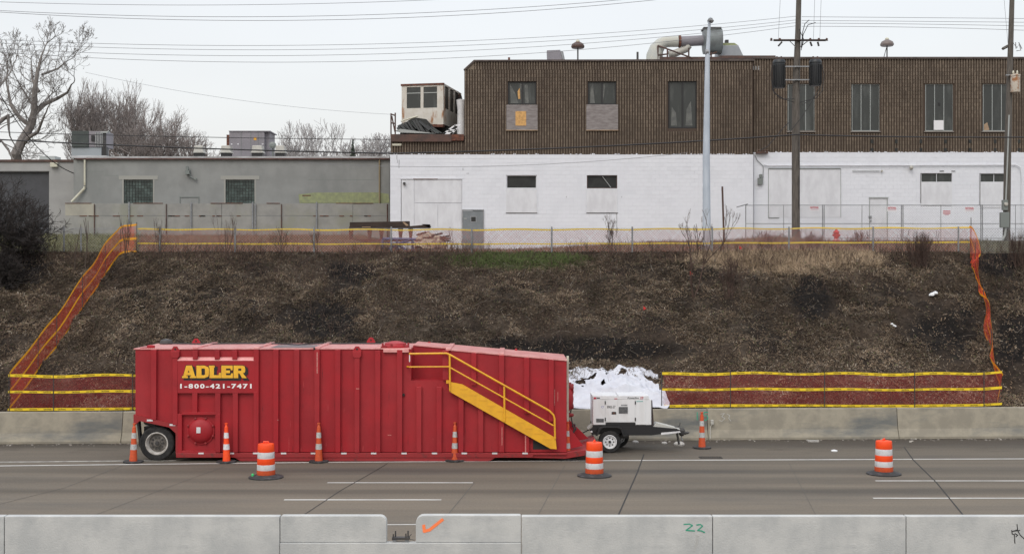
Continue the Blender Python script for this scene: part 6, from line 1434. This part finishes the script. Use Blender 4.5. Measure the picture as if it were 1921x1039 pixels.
limb_tree('leaning bare tree cut by the left edge of the picture behind the dark bush', 88, 7.3, [
    [(-40, 310, .35), (-25, 270, .3), (-12, 235, .22), (-18, 190, .15), (-10, 150, .08)], [(-14, 240, .17), (4, 222, .14), (20, 218, .12), (18, 245, .07)], [(-30, 285, .15), (-5, 262, .12), (12, 280, .09)], [(-18, 192, .1), (5, 165, .08), (18, 135, .05)]], 15, M['bark'])
tree('bushy dark bare tree between the tall tree and the air unit', 168, 96, 140, 7.3, .30, (M['bark2'], M['bark2']), 23, 6, (0, 0), .36, .5, 4, 2.2, .8, .009, side=.6)
tree('upright bare tree with fine twigs directly behind the flue pipe', 212, 100, 146, 7.3, .30, (M['bark2'], M['bark2']), 29, 6, (0, 0), .36, .5, 4, 2.2, .8, .009, side=.6)
tree('broad brown bare tree right of the flue pipe', 262, 96, 200, 7.3, .34, (M['bark2'], M['bark2']), 31, 6, (-.05, 0), .55, .2, 4, 2.2, .8, .009, side=.6)
tree('broad round crowned brown bare tree left of the large rooftop unit', 312, 94, 190, 7.3, .36, (M['bark2'], M['bark2']), 39, 6, (0, 0), .45, .3, 4, 2.2, .8, .009, side=.6)
tree('pale distant vase shaped tree right of the large unit, left of its twin', 565, 130, 226, 8, .25, (M['farbark'], M['farbark']), 41, 6, (0, 0), .42, .5, 3, 2.2, .8, .018)
tree('pale distant vase shaped tree midway to the cabin, right of its twin', 612, 130, 220, 8, .25, (M['farbark'], M['farbark']), 42, 6, (0, 0), .40, .5, 3, 2.2, .8, .018)
tree('small hazy bare tree directly right of the large rooftop unit', 530, 140, 258, 8, .2, (M['farbark'], M['farbark']), 43, 6, (0, 0), .5, .3, 3, 2.2, .8, .020)
tree('hazy distant tree close to the cabin platform, left of two', 690, 150, 248, 8, .25, (M['farbark'], M['farbark']), 47, 6, (0, 0), .5, .25, 3, 2.2, .8, .026)
tree('hazy distant tree touching the cabin platform corner', 722, 150, 240, 8, .25, (M['farbark'], M['farbark']), 48, 6, (0, 0), .5, .25, 3, 2.2, .8, .026)
def conifer(label, px, D, top, w, base_z=7.5):
    t = thing('conifer_tree', label, 'tree', (PX(px, D), D, base_z), 'small dark conifers behind the workshop'); zt = PZ(top, D); c_ = Vector((PX(px, D), D, base_z)); Hh = zt-base_z
    MB().tube([c_, c_+Vector((0, 0, Hh*.95))], [.2, .03], 6).build('trunk', M['bark2'], t); segs = []; rng = random.Random(px)
    for k in range(900):
        u = rng.random()**.8; z = base_z+Hh*(.1+.9*u); r_ = w*(1-u)*rng.uniform(.4, 1)+.05; a_ = rng.uniform(0, 6.28)
        p0 = c_+Vector((math.cos(a_)*r_*.3, math.sin(a_)*r_*.3, z-base_z)); p1 = c_+Vector((math.cos(a_)*r_, math.sin(a_)*r_, z-base_z-.15*r_)); segs.append((*p0, *p1, .09, .03))
    mesh_segments('foliage', segs, M['conifer'], t)
conifer('small dark conifer left of the cabin behind the workshop roof', 662, 120, 262, 1.6); conifer('small dark conifer between the mushroom vents', 385, 100, 272, 1.0)

def shrub(label, x, y, z, h_, n, spread, m_, seed, depth=3, name='bare_shrub', cat='shrub', rmin=.005, up=.5, wig=.15, group=None, r=.022, spr=.45, kids=(1, 3)):
    rng = random.Random(seed); segs = []; t = thing(name, label, cat, (x, y, z), group)
    for _ in range(n):
        d = Vector((rng.gauss(0, spread), rng.gauss(0, spread), 1)).normalized(); L = h_*rng.uniform(.3, .5)
        grow(rng, Vector((x+rng.gauss(0, spread*.25*h_*(1 if n > 12 else .12)), y+rng.gauss(0, spread*.2*h_*(1 if n > 12 else .12)), z-.05)), d, L, r, depth, segs, up, spr, .68, kids, wig, 3, rmin)
    A = np.array(segs)[:, :8]; mesh_segments('stems', A, m_, t); return t
def on(px, py, **k): p = hit(px, py); return p.x, p.y, p.z
x, y, z = on(1300, 560); shrub('slender bare sapling with fanned branches left of the pale lamp pole', x, y, z, 3.0, 3, .16, M['twigred'], 5, 4, 'sapling', 'sapling', r=.035, up=.7, spr=.5)
x, y, z = on(1145, 480); shrub('bare bush at the crest below the right boarded window of the left wing', x, y, z, 1.5, 4, .2, M['twigred'], 6, 4, r=.016, up=.8, rmin=.003, spr=.38)
x, y, z = on(1368, 560); shrub('dense brown brush on the bank right of the sapling', x, y, z, 1.6, 26, .25, M['twigred'], 8, 2, r=.010)
x, y, z = on(1726, 500); shrub('dense round dry bush at the crest left of the right net fence', x, y, z, 1.45, 80, .42, M['twigred'], 9, 2, r=.010, rmin=.003, up=.7, wig=.08, spr=.3)
x, y, z = on(1915, 500); shrub('brown bush at the crest cut by the right edge', x, y, z, 1.5, 60, .42, M['twigred'], 10, 2, r=.010, rmin=.003, up=.7, wig=.08, spr=.3)
x, y, z = on(160, 510); shrub('thin tall sapling rising left of the net fence, right of its bent twin', x, y, z, 2.9, 1, .03, M['twig'], 13, 1, 'sapling', 'sapling', r=.03, up=.9, wig=.06)
x, y, z = on(140, 508); shrub('thin bent sapling rising left of the net fence, nearer the dark bramble', x, y, z, 2.8, 1, .08, M['twig'], 21, 1, 'sapling', 'sapling', r=.026, up=.9, wig=.08)
x, y, z = on(235, 490); shrub('cluster of thin stems behind the bend of the left net fence', x, y, z, 2.0, 6, .15, M['twig'], 14, 2, r=.014, up=.7, wig=.08)
x, y, z = on(300, 480); shrub('scrubby stems just right of the left net fence', x, y, z, 1.7, 6, .28, M['twig'], 16, 2, r=.009, up=.9, wig=.06, rmin=.003, spr=.3)
x, y, z = on(425, 478); shrub('fanned weed stems below the right glass block window', x, y, z, 1.7, 8, .35, M['twigred'], 17, 2, r=.009, up=.9, wig=.06, rmin=.003, spr=.3)
x, y, z = on(525, 478); shrub('low reddish scrub at the crest left of the dark beam', x, y, z, 1.2, 12, .4, M['twigred'], 18, 2, r=.007, rmin=.003)
x, y, z = on(847, 474); shrub('two thin bare shoots left of the grey door', x, y, z, 1.4, 3, .1, M['twigred'], 19, 1, r=.016, up=.8)
x, y, z = on(595, 476); shrub('thin scrub around the fence post left of the dark beam', x, y, z, 1.1, 7, .3, M['twigred'], 20, 2, r=.007, rmin=.003)
for k, (px_, lb) in enumerate(((1440, 'brambly dry weeds at the foot of the transformer pole'), (1525, 'brambly dry weeds right of the transformer pole'), (1610, 'thin dry weeds right of the hydrant'))):
    x, y, z = PX(px_, 51.5), 51.5, float(gz(PX(px_, 51.5), 51.5)); shrub(lb, x, y, z, 1.0, 34, .55, M['twigred'], 50+k, 2, r=.008, name='dry_weeds', cat='weeds')
# big dark bush at the left edge
for k, (px_, py_, D_, h_, lb) in enumerate(((-8, 480, 48.5, 3.0, 'tall black bramble bush at the left edge in front of the dark roller door'), (48, 478, 49.0, 1.5, 'lower dark bramble beside the left edge bush, spreading to the right'), (-50, 480, 48.5, 3.6, 'black bramble bush beyond the left edge'), (12, 520, 47.2, 1.5, 'dark bramble hanging over the bank below the left edge bush'))):
    x = PX(px_, D_); z = float(gz(x, D_)); shrub(lb, x, D_, z, h_, 24, .45, M['blackbush'], 70+k, 4, 'bramble_bush', 'bush', r=.024, up=.1, wig=.2, spr=.62, rmin=.007, kids=(2, 3))

# litter: dead leaves and grass blades scattered over the bank
def scatter(name, n, xr_, yr_, accept, length, width, colors, flat, label=None, cat=None, seed=1, m_=None, bend=0.):
    rng = np.random.default_rng(seed); x = rng.uniform(*xr_, n*2); y = rng.uniform(*yr_, n*2); z = gz(x, y); ok = accept(x, y, z, rng); x, y, z = x[ok][:n], y[ok][:n], z[ok][:n]; n = len(x)
    az = rng.uniform(0, 2*math.pi, n); el = np.abs(rng.normal(0, 1, n))*flat; el = np.clip(el, 0, 1.5)
    L = rng.uniform(*length, n); Wd = rng.uniform(*width, n)
    d = np.stack([np.cos(az)*np.cos(el), np.sin(az)*np.cos(el), np.sin(el)], -1)
    slope = np.where(y < 49.7, .62, .05); d[:, 2] += d[:, 1]*slope
    s_ = np.stack([-np.sin(az), np.cos(az), rng.normal(0, .5, n)], -1); s_[:, 2] += s_[:, 1]*slope; s_ /= np.linalg.norm(s_, axis=1, keepdims=True)
    p = np.stack([x, y, z+rng.uniform(0, .05, n)], -1); a = p-s_*Wd[:, None]/2; b = p+s_*Wd[:, None]/2; c_ = p+d*L[:, None]+s_*Wd[:, None]*.3; e_ = p+d*L[:, None]-s_*Wd[:, None]*.3
    V = np.stack([a, b, c_, e_], 1).reshape(-1, 3); Fc = np.arange(4*n).reshape(-1, 4)
    me = bpy.data.meshes.new(name); me.vertices.add(len(V)); me.vertices.foreach_set('co', V.astype(np.float32).ravel()); me.loops.add(4*n); me.loops.foreach_set('vertex_index', Fc.astype(np.int32).ravel()); me.polygons.add(n); me.polygons.foreach_set('loop_start', (np.arange(n)*4).astype(np.int32)); me.update(calc_edges=True)
    cols = colors(x, y, z, rng); at = me.color_attributes.new('leaf', 'FLOAT_COLOR', 'POINT'); cc = np.repeat(np.concatenate([cols, np.ones((n, 1))], 1), 4, 0); at.data.foreach_set('color', cc.astype(np.float32).ravel())
    me.materials.append(m_ or M['litter']); o = bpy.data.objects.new(name, me); COL.objects.link(o); return tag(o, label, cat, kind='stuff')
def dens(x, y, z, rng):
    _, patch = soil_color(x, y, z); n1 = fbm(x*1.1, y*1.5, 4, 121)
    return (rng.random(len(x)) < np.clip(1.35-1.32*np.clip((patch-.28+(n1-.5)*.7)*4, 0, 1)-1.0*(n1 > .54), .10, 1)) & (y > yb(x)+.75)
pal = np.array([[.135, .094, .061], [.098, .070, .047], [.175, .135, .095], [.066, .046, .032], [.235, .195, .15], [.045, .034, .026], [.075, .075, .035]])
def lit_col(x, y, z, rng):
    px, py = proj(x, y, z); k = rng.choice(7, len(x), p=[.24, .27, .12, .20, .035, .095, .04]); c = pal[k]*rng.uniform(.7, 1.3, (len(x), 1))
    n1 = fbm(x*.35, y*.5, 3, 201); low = np.clip((py-600)/120, 0, 1)*np.clip((px-1000)/200, 0, 1)
    n3 = fbm(x*1.3, y*1.7, 3, 251); c = c*np.array([1.06, 1.10, 1.14])*(.20+.55*n1+.80*np.clip((n3-.36)*2.0, 0, 1)+.38*low)[:, None]
    st = blob(px, py, 1480, 492, 190, 28); c = c*(1+1.6*np.clip(st-.2, 0, 1))[:, None]
    gr = np.clip((blob(px, py, 960, 488, 160, 20)-.35)*4, 0, 1)[:, None]*(rng.random(len(x)) < .6)[:, None]; c = c*(1-gr)+np.array([.065, .085, .028])*rng.uniform(.6, 1.4, (len(x), 1))*gr
    return c
scatter('leaf_litter', 330000, (-21.5, 21.5), (40.5, 50.1), dens, (.03, .10), (.012, .038), lit_col, .40, 'matted dead leaves and grass covering the freeway bank', 'leaf litter', 3)
def stick_col(x, y, z, rng): return np.array([[.20, .175, .145]])*rng.uniform(.5, 1.5, (len(x), 1))
def stick_ok(x, y, z, rng):
    px, py = proj(x, y, z); w = .25+.9*blob(px, py, 850, 560, 420, 110); return (rng.random(len(x)) < w) & (y > yb(x)+.9)
rng = np.random.default_rng(12); segs = []
for _ in range(1900):
    x = rng.uniform(-20, 20); y = rng.uniform(41.6, 49.6); px, py = proj(x, y, float(gz(x, y)))
    if rng.random() > .18+.95*float(blob(px, py, 850, 570, 450, 110)): continue
    p = Vector((x, y, float(gz(x, y))+.04)); az = rng.uniform(0, 6.28); d = Vector((math.cos(az), math.sin(az)*.6, .62*math.sin(az)*.6+rng.normal(.1, .35))).normalized(); L = rng.uniform(.12, .6); r_ = rng.uniform(.004, .012)
    for k in range(3):
        d = (d+Vector((rng.normal(0, .16), rng.normal(0, .16), rng.normal(0, .16)))).normalized(); q_ = p+d*L/3; segs.append((*p, *q_, r_*(1-.25*k), r_*(.75-.25*k)))
        if rng.random() < .35: e_ = (d+Vector((rng.normal(0, .8), rng.normal(0, .8), rng.normal(0, .8)))).normalized(); segs.append((*q_, *(q_+e_*L*.3), r_*.6, r_*.3))
        p = q_
tag(mesh_segments('fallen_twigs', segs, mat('bleached_twig_bark', (.17, .148, .122), (.10, .086, .07), 2, rough=.95, island=.45)), 'broken bleached twigs and roots lying over the bank', 'twigs', kind='stuff')
# standing thin weeds over the whole bank
rng = np.random.default_rng(31); segs = []
for _ in range(8000):
    x = rng.uniform(-21, 21); y = rng.uniform(42, 50.3); g = float(gz(x, y)); n_ = float(fbm(x*.3, y*.4, 2, 303))
    if n_ < .45 or rng.random() > .25+.75*((y-42)/8)**2 or (x > 2 and y < 46.5 and rng.random() < .6): continue
    hgt_ = rng.uniform(.15, .6)*(1.3 if y > 48.5 else 1); p = Vector((x, y, g)); d = Vector((rng.normal(0, .25), rng.normal(0, .2), 1)).normalized(); q_ = p+d*hgt_*.5; d2 = (d+Vector((rng.normal(0, .25), rng.normal(0, .2), 0))).normalized(); segs.append((*p, *q_, .006, .005)); segs.append((*q_, *(q_+d2*hgt_*.5), .005, .003))
    e_ = (d+Vector((rng.normal(0, .6), 0, 0))).normalized(); segs.append((*q_, *(q_+e_*hgt_*.35), .004, .003))
for _ in range(3600):
    x = rng.uniform(-21, 21); y = rng.uniform(48.7, 50.0); n_ = float(fbm(x*.5, 3.3, 3, 404)); px, py = proj(x, y, 6.2)
    if rng.random() > np.clip((n_-.38)*4, .08, 1) or 880 < px < 1060 and rng.random() < .7: continue
    g = float(gz(x, y)); hgt_ = rng.uniform(.12, .55)*(.5+n_); p = Vector((x, y, g)); d = Vector((rng.normal(0, .35), rng.normal(0, .2), 1)).normalized(); q_ = p+d*hgt_*.5; d2 = (d+Vector((rng.normal(0, .4), rng.normal(0, .2), 0))).normalized(); segs.append((*p, *q_, .006, .005)); segs.append((*q_, *(q_+d2*hgt_*.5), .005, .003))
    e_ = (d+Vector((rng.normal(0, .8), 0, 0))).normalized(); segs.append((*q_, *(q_+e_*hgt_*.4), .004, .003))
tag(mesh_segments('dead_weed_stems', segs, M['twigred']), 'thin dead weed stems standing all over the bank', 'weeds', kind='stuff')
# grass on the plateau and the straw patch, green strip
def acc_pl(x, y, z, rng):
    px, py = proj(x, y, z); return (px < 260) | (px > 1800) | (rng.random(len(x)) < .35)
def col_pl(x, y, z, rng):
    px, py = proj(x, y, z); c = np.where((px < 260)[:, None], np.array([.15, .145, .07]), np.where((px > 1800)[:, None], np.array([.14, .125, .08]), np.array([.16, .11, .07]))); return c*rng.uniform(.55, 1.4, (len(x), 1))
scatter('dry_grass', 60000, (-24, 24), (49.9, 64), acc_pl, (.05, .16), (.01, .02), col_pl, .8, 'short dry grass on the flat ground above the bank', 'grass', 5)
def acc_st(x, y, z, rng):
    px, py = proj(x, y, z); return blob(px, py, 1480, 488, 175, 26)*(.4+1.2*fbm(x*1.2, y*2, 3, 89))+rng.normal(0, .1, len(x)) > .45
scatter('straw_grass', 26000, (5, 16), (47.2, 50.5), acc_st, (.12, .3), (.008, .016), lambda x, y, z, rng: np.array([[.32, .24, .16]])*rng.uniform(.6, 1.35, (len(x), 1)), .5, 'flattened tan straw grass at the crest right of the pale lamp pole', 'grass', 6)
def acc_gr(x, y, z, rng):
    px, py = proj(x, y, z); return blob(px, py, 970, 487, 150, 14)*(.25+1.5*fbm(x*1.5, y*2.5, 3, 88))+rng.normal(0, .1, len(x)) > .66
scatter('green_grass', 26000, (-4, 5), (47.8, 50.6), acc_gr, (.06, .16), (.008, .016), lambda x, y, z, rng: np.array([[.068, .088, .032]])*rng.uniform(.6, 1.4, (len(x), 1)), .8, 'strip of short green grass at the crest below the white wall', 'grass', 7)
# litter and flags
for k, (px_, py_, r_, lb) in enumerate(((1748, 556, .17, 'crumpled white plastic bag lying on the bank at the right'), (1676, 614, .09, 'small white scrap lying on the bank below the bag'))):
    p = hit(px_, py_); mb = MB(); rr_ = random.Random(k)
    for j in range(3): mb.lathe(p+Vector((rr_.uniform(-r_, r_), -.05, .05+rr_.uniform(-.04, .1))), [(0, -r_*.4), (r_*.6, -r_*.2), (r_*.5, r_*.2), (0, r_*.4)], 6)
    tag(mb.build('plastic_bag', M['bag']), lb, 'litter')
for k, (px_, py_, lb) in enumerate(((1207, 586, 'small red marker flag low on the bank near its middle'), (1387, 472, 'small red marker flag at the crest right of the pale lamp pole'), (1294, 520, 'small red marker flag hanging in the sapling'))):
    p = hit(px_, py_+6); t = thing('marker_flag', lb, 'flag', p, 'small red marker flags on the bank'); MB().tube([p, p+Vector((0, 0, .35))], .006, 4).build('stem', M['darksteel'], t); mb = MB(); mb.prism([(p.x, p.z+.2), (p.x+.11, p.z+.25), (p.x, p.z+.35)], p.y-.004, p.y); mb.build('flag', M['hydrant'], t)
S.render.film_transparent = False
print('objects', len(S.objects))
